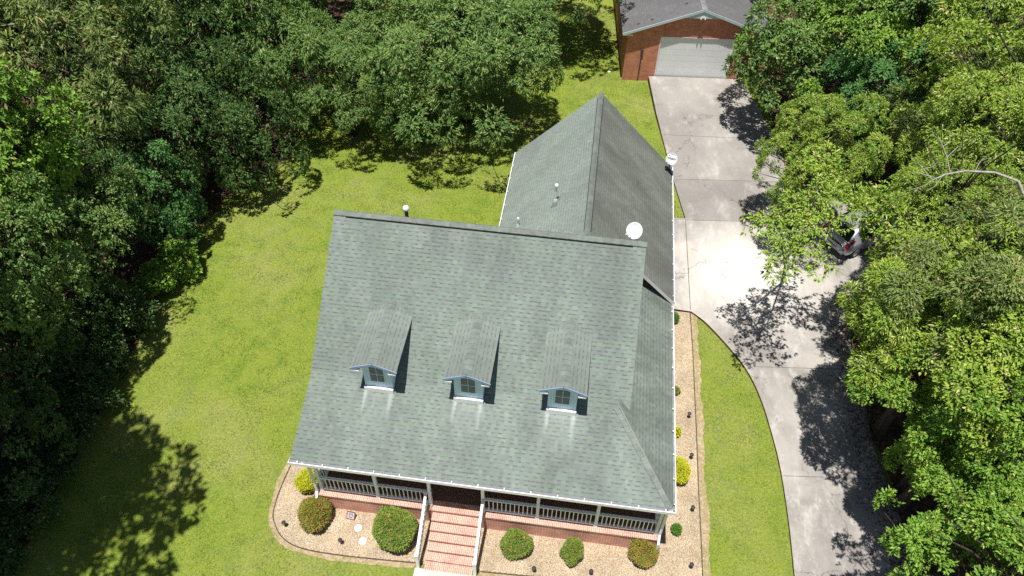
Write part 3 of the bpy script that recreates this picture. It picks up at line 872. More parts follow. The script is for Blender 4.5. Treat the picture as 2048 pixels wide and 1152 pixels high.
# ------------------------------------------------------------------ satellite dishes
def satellite_dish(base, centre, diam, mats, label, arm_side, text=None):
    t = empty('satellite_dish', base)
    tag(t, label, 'satellite dish')
    b = Vector(base); c = Vector(centre) - b
    aim = Vector((-0.12, -0.74, 0.66)).normalized()
    rot = aim.to_track_quat('Z', 'Y').to_matrix().to_4x4()
    m = MB()
    R = diam / 2
    prof = []
    n = 7
    M = rot
    for k in range(n): prof.append((0.02 + (R - 0.02) * k / (n - 1), 0.16 * R * ((k / (n - 1)) ** 2) * 2))
    back = [(r, z - 0.012) for r, z in prof]
    i0 = len(m.v)
    N = 28
    ring = back + [(R + 0.008, prof[-1][1] - 0.004)] + list(reversed(prof))
    for r, z in ring:
        for j in range(N):
            a = 2 * math.pi * j / N
            m.v.append(tuple(M @ Vector((r * math.cos(a), 1.06 * r * math.sin(a), z)) + c))
    for k in range(len(ring) - 1):
        for j in range(N):
            m.f.append((i0 + k * N + j, i0 + k * N + (j + 1) % N, i0 + (k + 1) * N + (j + 1) % N, i0 + (k + 1) * N + j)); m.m.append(0); m.uv.append([(0, 0)] * 4)
    for kk in (0, len(ring) - 1):
        m.f.append(tuple(i0 + kk * N + j for j in range(N))); m.m.append(0); m.uv.append([(0, 0)] * N)
    d = m.build('reflector', mats[0], t, smooth=True)
    m = MB()
    bk = c - aim * 0.05
    m.tube([(0, 0, -0.05), (0, 0, max(0.1, bk.z * 0.55)), bk - aim * 0.02], 0.024, 8)
    for sx in (-1, 1): m.tube([(sx * 0.16, 0.10, -0.05), bk * 0.55], 0.012, 6)
    m.build('mast', M_BLACK, t, smooth=True)
    m = MB()
    side = M.to_3x3() @ Vector((1, 0, 0)); upv = M.to_3x3() @ Vector((0, 1, 0))
    if upv.z < 0: upv = -upv
    foot = c - upv * R * 1.0 + aim * 0.03
    head = c - upv * R * 0.55 + aim * 0.42 * diam + Vector((arm_side * R * 0.75, 0, 0))
    m.tube([foot, head], 0.014, 6)
    m.tube([c - upv * R * 0.1 + Vector((arm_side * R * 0.95, 0, 0)), head], 0.010, 6)
    m.build('feed_arm', mats[1], t)
    m = MB()
    m.tube([head - Vector((0.05, 0, 0)), head + Vector((0.05, 0, 0)) + aim * 0.02], 0.038, 10); m.tube([head, head - aim * 0.09], [0.03, 0.024], 8)
    m.build('feed_head', mats[1], t)
    if text:
        cu = bpy.data.curves.new('lettering', 'FONT'); cu.body = text; cu.size = 0.17; cu.align_x = 'CENTER'; cu.align_y = 'CENTER'; cu.extrude = 0.002; cu.offset = 0.008
        tmp = bpy.data.objects.new('tmp', cu); COL.objects.link(tmp)
        bpy.context.view_layer.update()
        me = bpy.data.meshes.new_from_object(tmp.evaluated_get(bpy.context.evaluated_depsgraph_get()))
        bpy.data.objects.remove(tmp)
        lo = bpy.data.objects.new('lettering', me); COL.objects.link(lo); lo.parent = t
        me.materials.clear(); me.materials.append(M_WHITE)
        ez = aim; ex = Vector((1, 0, 0)) - ez * ez.x; ex.normalize(); ey = ez.cross(ex)
        Rm = Matrix((ex, ey, ez)).transposed().to_4x4()
        lo.matrix_local = Matrix.Translation(c + ey * R * 0.42 + aim * 0.105) @ Rm @ Matrix.Rotation(math.radians(-12), 4, 'Z')
    return t
satellite_dish((10.72, 8.10, 7.52), (10.65, 8.04, 8.12), 0.55, (M_DISH, M_DISHG), 'white satellite dish standing on the main ridge of the green roof', -1)
satellite_dish((12.58, 17.02, 3.95), (12.60, 16.98, 4.62), 0.52, (M_DISHG, M_DISHG), 'grey satellite dish with a white label at the eave near the driveway', -1, 'DISH')

# ------------------------------------------------------------------ garage
GA = 0.089
garage = empty('garage', (12.427, 31.402, 0), GA)
tag(garage, 'red brick garage with grey shingle roof and white roll-up door', 'garage')
GO = 0.215; GW0, GW1, GD = -2.05, 5.10, 11.0
PX, PZ, EX0, EX1 = 2.20, 4.73, -2.40, 6.80
gp = (PZ - 3.05) / (PX - EX0)
gz = lambda x: PZ - gp * abs(x - PX)
mb = MB()
DW, DH = 4.387, 2.747
mb.box(GW0, -0.06, 0, 0.2, -0.4, 2.95); mb.box(DW + 0.06, GW1, 0, 0.2, -0.4, 2.95); mb.box(-0.06, DW + 0.06, 0, 0.2, DH + 0.05, 2.95)
mb.box(GW0, GW0 + 0.2, 0.2, GD, -0.4, 2.95); mb.box(GW1 - 0.2, GW1, 0.2, GD, -0.4, 2.95); mb.box(GW0 + 0.2, GW1 - 0.2, GD - 0.2, GD, -0.4, 2.95)
mb.poly([(GW0, 0.0, 2.95), (6.5, 0.0, 2.95), (6.5, 0, gz(6.5) - 0.12), (PX, 0.0, PZ - 0.12), (GW0, 0.0, gz(GW0) - 0.12)])
mb.poly([(GW0, GD, 2.95), (6.5, GD, 2.95), (6.5, GD, gz(6.5) - 0.12), (PX, GD, PZ - 0.12), (GW0, GD, gz(GW0) - 0.12)])
mb.box(5.3, 8.4, 1.3, 1.5, -0.2, 2.7); mb.box(6.3, 6.6, 0.0, 0.3, -0.2, 2.9)
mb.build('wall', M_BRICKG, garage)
mb = MB()
for xe in (EX0, EX1):
    s = 1 if xe < PX else -1
    mb.slope([(xe, -GO, gz(xe)), (PX, -GO, PZ), (PX, GD + 0.3, PZ), (xe, GD + 0.3, gz(xe))], 0.10, (xe, -GO, gz(xe)), (0, 1, 0), (PX - xe, 0, PZ - gz(xe)), 0, 1)
mb.build('roof', [M_SHG, M_FASCIA], garage)
mb = MB()
for k in range(30):
    y0 = -GO + (GD + 0.4) * k / 30; y1 = y0 + 0.39
    for s in (-1, 1):
        mb.poly([(PX, y0, PZ + 0.022), (PX + s * 0.16, y0, PZ - gp * 0.16 + 0.022), (PX + s * 0.16, y1, PZ - gp * 0.16 + 0.012), (PX, y1, PZ + 0.012)], k % 3 == 0)
mb.build('ridge_cap', [simple('grey_cap', (0.25, 0.245, 0.255), 0.85, var=0.15), simple('grey_cap_pale', (0.30, 0.295, 0.30), 0.85, var=0.15)], garage)
mb = MB()                                                             # rake fascia, boxed siding triangle
for xe in (EX0, EX1):
    mb.bar((xe, -GO - 0.014, gz(xe) - 0.075), (PX, -GO - 0.014, PZ - 0.075), 0.026, 0.15)
mb.build('fascia', simple('sage_fascia', (0.56, 0.66, 0.70), 0.5, var=0.04), garage)
mb = MB()
zt = 4.16
hwid = (PZ - zt) / gp
mb.poly([(PX - hwid, -GO + 0.01, zt), (PX + hwid, -GO + 0.01, zt), (PX, -GO + 0.01, PZ - 0.02)])
mb.poly([(PX - hwid, -GO + 0.01, zt), (PX + hwid, -GO + 0.01, zt), (PX + hwid, -0.002, zt), (PX - hwid, -0.002, zt)])
for k in range(-14, 15):
    x = PX + k * 0.1
    if abs(x - PX) < hwid - 0.06: mb.box(x - 0.004, x + 0.004, -GO + 0.003, -GO + 0.009, zt, gz(x) - 0.14)
mb.build('gable_siding', M_GSIDE, garage)
mb = MB()
mb.box(EX0 + 0.03, GW0 + 0.25, -GO + 0.005, -0.003, 2.90, 3.0)
mb.build('soffit_return', M_WHITE, garage)
mb = MB()                                                             # roll-up door
NP = 7
for k in range(NP):
    z0 = DH * k / NP; z1 = DH * (k + 1) / NP
    mb.box(-0.02, DW + 0.02, 0.055, 0.10, z0 + 0.004, z1 - 0.004)
    mb.box(-0.02, DW + 0.02, 0.062, 0.095, z1 - 0.005, z1 + 0.005, 1)
gdoor = mb.build('garage_door', [simple('white_door_paint', (0.88, 0.90, 0.91), 0.4, var=0.04, scale=1.2), simple('door_seam', (0.40, 0.43, 0.46), 0.6)], garage)
mb = MB()
for x0, x1 in ((-0.06, -0.005), (DW + 0.005, DW + 0.06)): mb.box(x0, x1, -0.012, 0.06, 0, DH + 0.04)
mb.box(-0.06, DW + 0.06, -0.0118, 0.06, DH + 0.041, DH + 0.06)
mb.build('door_trim', M_WHITE, garage)
mb = MB()
mb.tube([(-1.08, -0.05, -0.3), (-1.06, -0.05, 1.75)], 0.028, 8); mb.box(-1.14, -0.98, -0.09, -0.002, 1.72, 1.92)
mb.build('wall_conduit', M_DGREY, garage)
mb = MB(); mb.box(PX - 0.10, PX + 0.06, -GO - 0.03, -GO + 0.008, zt + 0.02, zt + 0.10)
for dx in (-0.13, 0.11): mb.lathe((PX + dx, -GO - 0.03, zt + 0.0), [(0.025, 0.07), (0.05, -0.02)], 10)
mb.build('floodlight', M_PVC, garage)
mb = MB()
mb.bar((5.06, -0.05, 2.9), (5.06, -0.05, 0.12), 0.08, 0.06, up=(0, 1, 0)); mb.bar((5.06, -0.05, 0.12), (5.1, -0.35, 0.05), 0.08, 0.06)
mb.build('downspout', M_WHITE, garage)
for gx_, gy_ in ((-1.55, 0.25), (-0.75, 0.3), (1.25, 1.0), (-0.2, 3.0)):   # small roof tabs lifted
    mb = MB(); z = gz(gx_); mb.poly([(gx_, gy_, z + 0.012), (gx_ + 0.14, gy_, z + 0.012 + 0.14 * gp), (gx_ + 0.14, gy_ + 0.16, z + 0.018 + 0.14 * gp), (gx_, gy_ + 0.16, z + 0.018)])
    mb.build('roof_patch', M_DGREY, garage)

mb = MB(); mb.lathe((9.54, 32.0, lawn_z(9.54, 32)), [(0.10, 0.0), (0.10, 0.05), (0.08, 0.07)], 14)
tag(mb.build('cleanout_cap', M_PVC), 'small white pipe cap in the grass beside the garage', 'pipe cap')

# ------------------------------------------------------------------ bed ornaments
def path_light(x, y, label):
    t = empty('path_light', (x, y, 0.03))
    tag(t, label, 'path light', 'path lights in the gravel beds')
    return t
pl_spots = [(-0.61, -0.67, 'path light at the outer corner of the gravel bed with the sign'),
            (1.57, -1.02, 'path light in front of the sign and the white stepping stones'),
            (8.46, -1.07, 'path light at the front edge between the two green round shrubs'),
            (10.43, -0.89, 'path light at the front edge between the small green shrub and the corner shrub'),
            (13.98, 2.0, 'path light by the side edging just in front of the golden side shrub'),
            (13.88, -0.17, 'path light at the front corner where side and front gravel beds meet'),
            (13.95, 6.09, 'path light in the side gravel bed nearest the driveway'),
            (13.99, 4.21, 'path light by the side edging just behind the golden side shrub')]
proto = None
for x, y, lab in pl_spots:
    t = path_light(x, y, lab)
    if proto is None:
        m = MB(); m.tube([(0, 0, -0.05), (0, 0, 0.30)], 0.012, 8); a = m.build('stake', M_DGREY, t)
        m = MB(); m.lathe((0, 0, 0.30), [(0.03, -0.02), (0.08, 0.0), (0.076, 0.02), (0.035, 0.05), (0.012, 0.06)], 14); b = m.build('shade', M_DGREY, t)
        proto = (a, b)
    else:
        for s in proto:
            c = s.copy(); COL.objects.link(c); c.parent = t

t = empty('garden_sign', (1.64, -0.10, 0.03), math.radians(-6))
tag(t, 'small framed plaque sign with a pale picture leaning in the gravel', 'garden sign')
Rx = Matrix.Rotation(math.radians(-38), 4, 'X')
def tilt(m, x0, x1, y0, y1, z0, z1, mi=0):
    m.boxm(Matrix.Translation((0, 0, 0.03)) @ Rx @ Matrix.Translation(((x0 + x1) / 2, (y0 + y1) / 2, (z0 + z1) / 2)), x1 - x0, y1 - y0, z1 - z0, mi)
m = MB(); tilt(m, -0.16, 0.16, 0.0, 0.02, 0.0, 0.30); m.build('frame', simple('sign_frame', (0.16, 0.085, 0.07), 0.6), t)
m = MB(); tilt(m, -0.13, 0.13, -0.006, -0.001, 0.03, 0.27); m.build('panel', simple('sign_panel', (0.62, 0.50, 0.50), 0.6, var=0.12, scale=14), t)
m = MB(); tilt(m, -0.07, 0.07, -0.012, -0.007, 0.20, 0.24); tilt(m, -0.05, 0.05, -0.012, -0.007, 0.07, 0.11); tilt(m, -0.075, -0.045, -0.0121, -0.0071, 0.12, 0.199); tilt(m, 0.045, 0.075, -0.0121, -0.0071, 0.12, 0.199)
m.build('picture', simple('sign_picture', (0.22, 0.22, 0.28), 0.6), t)
m = MB(); m.tube([(0, 0.16, 0.0), (0, 0.12, 0.19)], 0.01, 6); m.build('stand', M_BLACK, t)

m = MB(); m.lathe((2.01, -0.37, 0.03), [(0.135, 0.0), (0.135, 0.02), (0.125, 0.03)], 24)
tag(m.build('stepping_stone', M_WHITE), 'plain white round stepping stone just below the garden sign', 'stepping stone')
m = MB(); m.lathe((2.30, -0.83, 0.03), [(0.135, 0.0), (0.135, 0.02), (0.125, 0.03)], 24)
st = m.build('stepping_stone', M_WHITE)
tag(st, 'white round stepping stone with a grey raised motif by the largest shrub', 'stepping stone')
m = MB()
for a in range(5):
    an = a * 2 * math.pi / 5 + 0.3; m.bar((2.30 + 0.02 * math.cos(an), -0.83 + 0.02 * math.sin(an), 0.063), (2.30 + 0.075 * math.cos(an), -0.83 + 0.06 * math.sin(an), 0.063), 0.018, 0.006)
m.build('motif', M_DISHG, st)

# ------------------------------------------------------------------ foliage builders (numpy)
def np_mesh(name, V, F, mats, mi=None):
    me = bpy.data.meshes.new(name)
    n = len(F); k = F.shape[1]
    me.vertices.add(len(V)); me.vertices.foreach_set('co', V.astype(np.float32).ravel())
    me.loops.add(n * k); me.loops.foreach_set('vertex_index', F.astype(np.int32).ravel())
    me.polygons.add(n)
    me.polygons.foreach_set('loop_start', np.arange(0, n * k, k, dtype=np.int32))
    me.polygons.foreach_set('loop_total', np.full(n, k, dtype=np.int32))
    for m in mats: me.materials.append(m)
    if mi is not None: me.polygons.foreach_set('material_index', mi.astype(np.int32))
    me.update(calc_edges=True)
    return me

def norm(a):
    return a / np.maximum(np.linalg.norm(a, axis=1, keepdims=True), 1e-9)

def leaves(base, direc, up, length, width, fold=0.22):
    """kite leaves folded on the midrib: 4 verts, 2 triangles each"""
    d = norm(direc)
    s = norm(np.cross(d, up)); n = np.cross(s, d)
    Ln = length[:, None]; W = width[:, None]
    mid = base + d * Ln * 0.45
    tip = base + d * Ln - n * Ln * 0.12
    lft = mid + s * W / 2 + n * W * fold
    rgt = mid - s * W / 2 + n * W * fold
    V = np.stack([base, lft, tip, rgt], 1).reshape(-1, 3)
    k = np.arange(len(base)) * 4
    F = np.concatenate([np.stack([k, k + 2, k + 1], 1), np.stack([k, k + 3, k + 2], 1)])
    return V, F

def crown_points(rng, R, H, n_out, n_in, lump=0.2, zmin=-0.45):
    """clump centres on a lumpy ellipsoid, plus some inside"""
    i = np.arange(n_out) + 0.5
    z = 1 - i / n_out * (1 - zmin)
    ph = i * 2.399963 + rng.uniform(0, 6.28)
    r = np.sqrt(np.maximum(0, 1 - z * z))
    D = np.stack([r * np.cos(ph), r * np.sin(ph), z], 1)
    D = norm(D + rng.normal(0, 0.10, D.shape))
    k = np.ones(len(D))
    for _ in range(7):
        ax = norm(rng.normal(0, 1, (1, 3)))[0]
        k += lump * np.clip(D @ ax, 0, 1) ** 4 * rng.choice([-1.0, 1.0])
    k *= rng.uniform(0.52, 1.10, len(D))
    P = D * k[:, None] * np.array([R, R, H])
    Di = norm(rng.normal(0, 1, (n_in, 3)))
    Pi = Di * (rng.uniform(0.25, 0.7, n_in))[:, None] * np.array([R, R, H])
    return np.concatenate([P, Pi]), np.concatenate([D, Di])

def crown(rng, R=4.0, H=3.0, n_out=60, n_in=10, sprays=60, per=7, clump=1.0, ll=0.19, lw=0.08, droop=0.25, up_bias=0.6, lump=0.3, zmin=-0.35, flat=0.55):
    C, D = crown_points(rng, R, H, n_out, n_in, lump, zmin)
    bases = []; dirs = []; ups = []
    axis = norm(D * (1 - up_bias) + np.array([0, 0, 1.0]) * up_bias)
    for c, a in zip(C, axis):
        rc = clump * rng.uniform(0.5, 1.35)
        ns = int(sprays * (rc / clump) ** 1.8 * rng.uniform(0.8, 1.1))
        t = norm(np.cross(a[None], np.array([[0.3, 0.9, 0.1]])))[0]; b = np.cross(a, t)
        rr = rc * np.sqrt(rng.uniform(0, 1, ns)); th = rng.uniform(0, 6.283, ns)
        rr *= 1 + 0.32 * np.sin(3 * th + rng.uniform(0, 6)) * rng.uniform(0.4, 1) + 0.18 * np.sin(5 * th + rng.uniform(0, 6))
        q = rr / rc
        hh = flat * rc * (1 - q ** 2) - np.abs(rng.normal(0, 0.13 * rc, ns))
        rad = np.outer(np.cos(th), t) + np.outer(np.sin(th), b)
        pos = c + rad * rr[:, None] + np.outer(hh, a)
        out = norm(rad + a * 0.35 + rng.normal(0, 0.35, (ns, 3)))
        out[:, 2] -= droop * rng.uniform(0.3, 1.4, ns)
        bases.append(pos); dirs.append(out); ups.append(norm(a + rad * (1.5 * flat * q)[:, None] + np.array([0, 0, 0.12])))
    P = np.concatenate(bases); O = norm(np.concatenate(dirs)); U = np.concatenate(ups)
    P = np.repeat(P, per, 0); O = np.repeat(O, per, 0); U = np.repeat(U, per, 0)
    n = len(P)
    O = norm(O + rng.normal(0, 0.55, (n, 3)))
    P = P + O * rng.uniform(0.0, 0.10, (n, 1)) + rng.normal(0, 0.04, (n, 3))
    upv = norm(U + rng.normal(0, 0.36, (n, 3)))
    ln = ll * rng.uniform(0.45, 1.4, n); wd = lw * (0.3 + 0.7 * ln / ll) * rng.uniform(0.7, 1.3, n)
    V, F = leaves(P, O, upv, ln, wd)
    return V, F, C

def limbs(rng, C, H, trunk_h, trunk_r, name):
    """tapered trunk with limbs reaching the clumps; origin at the foot, crown centre at trunk_h"""
    m = MB()
    lean = rng.uniform(-0.25, 0.25, 2)
    top = trunk_h + H * 0.35
    pts = []; rad = []
    for k in range(8):
        t = k / 7
        pts.append((lean[0] * math.sin(t * 2.2), lean[1] * math.sin(t * 2.6), top * t)); rad.append(trunk_r * (1.25 - 0.25 * min(1, t * 8)) * (1 - 0.72 * t))
    m.tube(pts, rad, 9)
    for c in C:
        tgt = Vector((c[0], c[1], c[2] + trunk_h))
        h0 = max(trunk_h * 0.45, min(top * 0.95, tgt.z - 0.55 * math.hypot(c[0], c[1])))
        t = h0 / top
        st = Vector((lean[0] * math.sin(t * 2.2), lean[1] * math.sin(t * 2.6), h0))
        mid = st.lerp(tgt, 0.5) + Vector((rng.uniform(-.25, .25), rng.uniform(-.25, .25), rng.uniform(-0.1, 0.4)))
        r0 = trunk_r * rng.uniform(0.16, 0.3)
        m.tube([st, mid, tgt], [r0, r0 * 0.6, 0.012], 5, cap=False)
    return m

# crown library -----------------------------------------------------
SPEC = {
    'oak':    dict(R=4.0, H=3.9, n_out=54, n_in=0, sprays=80, per=8, clump=0.72, ll=0.165, lw=0.078, droop=0.2, up_bias=0.4, flat=0.7, zmin=-0.6),
    'willow': dict(R=4.0, H=4.0, n_out=56, n_in=0, sprays=94, per=8, clump=0.74, ll=0.20, lw=0.052, droop=0.6, up_bias=0.4, flat=0.7, zmin=-0.6),
    'broad':  dict(R=3.6, H=3.8, n_out=50, n_in=0, sprays=68, per=7, clump=0.68, ll=0.175, lw=0.098, droop=0.15, up_bias=0.4, flat=0.6, zmin=-0.6),
    'fine':   dict(R=3.6, H=3.6, n_out=58, n_in=2, sprays=150, per=8, clump=0.66, ll=0.145, lw=0.040, droop=0.55, up_bias=0.4, flat=0.65, zmin=-0.6),
    'fresh':  dict(R=3.4, H=3.6, n_out=54, n_in=2, sprays=125, per=7, clump=0.64, ll=0.125, lw=0.066, droop=0.2, up_bias=0.4, flat=0.55, zmin=-0.6),
    'wide':   dict(R=5.7, H=4.6, n_out=125, n_in=46, sprays=92, per=8, clump=0.82, ll=0.19, lw=0.055, droop=0.6, up_bias=0.4, flat=0.7, zmin=-0.30, lump=0.16),
    'open':   dict(R=4.2, H=3.2, n_out=42, n_in=3, sprays=60, per=7, clump=0.86, ll=0.155, lw=0.065, droop=0.3, lump=0.45),
    'dense':  dict(R=4.0, H=3.2, n_out=84, n_in=20, sprays=95, per=7, clump=0.95, ll=0.18, lw=0.09, droop=0.2, lump=0.5),
}
LIB = {}
def lib(kind, i):
    key = (kind, i)
    if key not in LIB:
        rng = np.random.default_rng(100 + i * 17 + sum(map(ord, kind)))
        sp = SPEC[kind]
        V, F, C = crown(rng, **sp)
        me = np_mesh('crown', V, F, [L_MID])
        tm = limbs(rng, C, sp['H'], 6.0, 0.24, 'trunk')
        tme = bpy.data.meshes.new('trunk'); tme.from_pydata([(x, y, z) for x, y, z in tm.v], [], tm.f); tme.materials.append(M_BARK)
        tme.polygons.foreach_set('use_smooth', [True] * len(tme.polygons))
        LIB[key] = (me, tme)
    return LIB[key]

def tree(x, y, zc, r, kind, var, leaf, label, name='tree', squash=1.0, group=None, seed=None):
    """crown centred at height zc with horizontal radius r"""
    t = empty(name, (x, y, lawn_z(x, y)))
    tag(t, label, 'tree', group)
    me, tme = lib(kind, var)
    s = r / SPEC[kind]['R']
    rz = random.Random(seed if seed is not None else int(x * 131 + y * 71)).uniform(0, 6.283)
    c = bpy.data.objects.new('crown', me); COL.objects.link(c); c.parent = t
    c.location = (0, 0, zc); c.scale = (s, s, s * squash); c.rotation_euler = (0, 0, rz)
    c.material_slots[0].link = 'OBJECT'; c.material_slots[0].material = leaf
    k = bpy.data.objects.new('trunk', tme); COL.objects.link(k); k.parent = t
    k.location = (0, 0, zc - 6.0 * zc / 6.0); k.scale = (s, s, zc / 6.0); k.rotation_euler = (0, 0, rz)
    return t

W = 'trees in the woods beside the lawn'
E_ = 'trees in the woods beside the driveway'
C_ = 'trees on the lawn behind the house'
# x, y, crown height, radius, kind, variant, leaf, label, group
TREES = [
 # lawn trees behind the house
 (1.5, 25.0, 5.0, 5.7, 'wide', 0, L_MID, 'broad mid-green tree whose shade reaches the back roof of the house', C_),
 (5.0, 34.8, 5.6, 5.0, 'wide', 1, L_MID, 'green tree at the top of the photo beside the grey garage roof', C_),
 (-0.2, 35.0, 5.6, 3.8, 'willow', 2, L_MID, 'green tree at the top edge behind the broad tree with the house-side shade', C_),
 (-6.4, 35.0, 4.6, 3.2, 'open', 0, L_MID, 'thin open-crowned tree with sunlit grass showing through at the top edge', C_),
 (-4.6, 22.6, 4.2, 3.0, 'willow', 1, L_MID, 'smaller tree filling the gap between the woods corner and the broad lawn tree', C_),
 (-7.4, 40.0, 5.0, 3.6, 'oak', 2, L_MID, 'tree at the very top edge behind the thin open-crowned tree', C_),
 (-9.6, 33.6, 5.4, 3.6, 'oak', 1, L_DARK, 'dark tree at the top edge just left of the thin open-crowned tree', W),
 (-1.9, 22.6, 3.6, 2.7, 'willow', 2, L_MID, 'low small tree added to shade the lawn gap beside the broad tree', C_),  # added to carry shade across the bright strip of lawn
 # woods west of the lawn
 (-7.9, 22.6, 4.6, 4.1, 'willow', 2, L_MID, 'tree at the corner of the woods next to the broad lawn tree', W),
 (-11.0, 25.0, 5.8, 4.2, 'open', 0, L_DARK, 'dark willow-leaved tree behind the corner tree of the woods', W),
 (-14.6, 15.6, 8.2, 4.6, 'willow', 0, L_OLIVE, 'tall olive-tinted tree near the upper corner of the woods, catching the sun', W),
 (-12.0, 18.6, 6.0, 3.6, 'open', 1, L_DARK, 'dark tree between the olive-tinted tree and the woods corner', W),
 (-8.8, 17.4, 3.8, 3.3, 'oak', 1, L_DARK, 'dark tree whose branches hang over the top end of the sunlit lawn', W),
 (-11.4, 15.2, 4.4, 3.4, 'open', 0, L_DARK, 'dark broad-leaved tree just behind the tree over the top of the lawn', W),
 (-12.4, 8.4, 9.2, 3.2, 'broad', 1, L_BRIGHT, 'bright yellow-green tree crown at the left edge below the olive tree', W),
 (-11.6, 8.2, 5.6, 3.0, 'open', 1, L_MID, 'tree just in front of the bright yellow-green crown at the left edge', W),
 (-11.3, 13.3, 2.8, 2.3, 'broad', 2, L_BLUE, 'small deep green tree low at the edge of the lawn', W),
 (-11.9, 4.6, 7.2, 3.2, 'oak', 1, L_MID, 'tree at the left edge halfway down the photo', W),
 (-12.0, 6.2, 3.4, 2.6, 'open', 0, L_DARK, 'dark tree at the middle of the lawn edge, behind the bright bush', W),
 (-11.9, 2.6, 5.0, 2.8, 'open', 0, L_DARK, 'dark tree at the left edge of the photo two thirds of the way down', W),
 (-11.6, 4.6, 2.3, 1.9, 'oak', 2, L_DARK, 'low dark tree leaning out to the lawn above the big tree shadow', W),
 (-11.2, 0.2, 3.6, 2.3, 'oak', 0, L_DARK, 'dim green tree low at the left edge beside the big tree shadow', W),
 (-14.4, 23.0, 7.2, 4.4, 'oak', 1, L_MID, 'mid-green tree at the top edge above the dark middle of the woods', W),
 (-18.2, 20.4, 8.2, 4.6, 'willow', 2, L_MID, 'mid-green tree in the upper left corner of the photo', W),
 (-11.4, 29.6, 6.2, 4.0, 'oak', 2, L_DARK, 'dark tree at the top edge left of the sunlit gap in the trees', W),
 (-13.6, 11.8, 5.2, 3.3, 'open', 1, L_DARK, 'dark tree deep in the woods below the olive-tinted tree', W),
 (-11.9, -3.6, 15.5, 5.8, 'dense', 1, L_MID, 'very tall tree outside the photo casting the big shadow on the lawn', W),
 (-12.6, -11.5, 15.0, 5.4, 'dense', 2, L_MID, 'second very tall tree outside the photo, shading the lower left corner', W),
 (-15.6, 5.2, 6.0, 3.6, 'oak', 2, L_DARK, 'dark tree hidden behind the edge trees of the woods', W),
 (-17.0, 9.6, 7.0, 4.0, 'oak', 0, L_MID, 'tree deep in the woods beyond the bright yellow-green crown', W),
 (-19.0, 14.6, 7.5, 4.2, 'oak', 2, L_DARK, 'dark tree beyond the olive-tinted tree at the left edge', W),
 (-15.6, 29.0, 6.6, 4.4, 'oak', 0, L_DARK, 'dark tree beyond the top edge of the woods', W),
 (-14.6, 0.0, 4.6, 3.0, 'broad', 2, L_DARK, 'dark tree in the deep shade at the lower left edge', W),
 # trees beside the driveway
 (19.8, 26.9, 4.6, 4.3, 'oak', 2, L_MID, 'green tree overhanging the right side of the brick garage', E_),
 (21.8, 34.6, 6.4, 3.8, 'oak', 1, L_MID, 'green tree behind the one overhanging the garage', E_),
 (22.6, 28.0, 6.2, 4.2, 'fresh', 0, L_BRIGHT, 'bright broad-leaved tree to the right of the garage tree', E_),
 (26.3, 27.2, 7.2, 4.2, 'fresh', 1, L_MID, 'broad-leaved tree at the top edge near the right corner', E_),
 (29.2, 24.6, 8.4, 4.6, 'fine', 0, L_YEL, 'yellow-green tree in the upper right corner of the photo', E_),
 (23.4, 23.4, 4.6, 3.5, 'fresh', 2, L_BLUE, 'deep green lower tree between the garage tree and the tall yellow-green trees', E_),
 (19.2, 18.3, 4.6, 2.7, 'fine', 1, L_YEL, 'yellow-green tree reaching over the driveway above the parked car', E_),
 (21.7, 10.8, 7.4, 2.4, 'fine', 1, L_YEL, 'smaller yellow-green tree hiding the front of the parked car', E_),
 (24.2, 12.2, 8.0, 3.4, 'fine', 2, L_YEL, 'yellow-green tree beside the parked car, right of its rear window', E_),
 (25.8, 15.3, 9.0, 3.5, 'fine', 0, L_YEL, 'tall yellow-green tree behind the bare grey limb', E_),
 (22.6, 6.6, 8.4, 3.3, 'fine', 1, L_OLIVE, 'olive-green tree at the right edge with a bare grey dead limb above its crown', E_),
 (21.4, 6.4, 7.4, 3.5, 'fine', 2, L_YEL, 'yellow-green tree below the parked car overhanging the driveway', E_),
 (21.9, 4.0, 6.8, 3.0, 'fresh', 0, L_BRIGHT, 'bright tree overhanging the curve of the driveway', E_),
 (21.6, 3.2, 8.8, 3.0, 'fresh', 1, L_YEL, 'tree at the right edge beside the bright tree of the driveway curve', E_),
 (21.9, 1.9, 5.8, 2.7, 'fresh', 2, L_BRIGHT, 'bright fresh green tree over the lower part of the driveway', E_),
 (22.4, 1.2, 7.2, 2.8, 'fresh', 0, L_BRIGHT, 'bright green tree at the right edge above the dark gap', E_),
 (21.2, -2.2, 5.9, 2.7, 'oak', 2, L_BRIGHT, 'bright green tree in the lower right corner beside the driveway', E_),
 (23.0, -2.2, 7.4, 2.8, 'oak', 0, L_BRIGHT, 'bright green tree at the very corner of the photo, lower right', E_),
 (24.6, 9.6, 6.8, 3.6, 'oak', 1, L_MID, 'mid-green tree deep behind the bare grey limb', E_),
 (26.0, 17.6, 7.4, 3.8, 'oak', 2, L_YEL, 'yellow-green tree beyond the parked car near the right edge', E_),
 (25.4, 20.4, 6.2, 3.4, 'fine', 0, L_OLIVE, 'olive-green tree above the parked car near the deep green tree', E_),
 (27.8, 13.0, 8.0, 4.0, 'fine', 2, L_YEL, 'yellow-green tree beyond the bare limb at the right edge', E_),
 (25.6, 4.6, 7.6, 3.6, 'oak', 0, L_MID, 'mid-green tree behind the trees of the driveway curve', E_),
 (27.0, 29.8, 7.0, 4.2, 'oak', 1, L_MID, 'mid-green tree at the top edge beyond the bright broad-leaved tree', E_),
]
for x, y, zc, r, kind, var, leaf, lab, grp in TREES:
    if grp == W and zc < 12: tree(x, y, zc - 0.5, r * 0.95, kind, var, leaf, lab, squash=1.35, group=grp)
    else: tree(x, y, zc, r, kind, var, leaf, lab, group=grp)

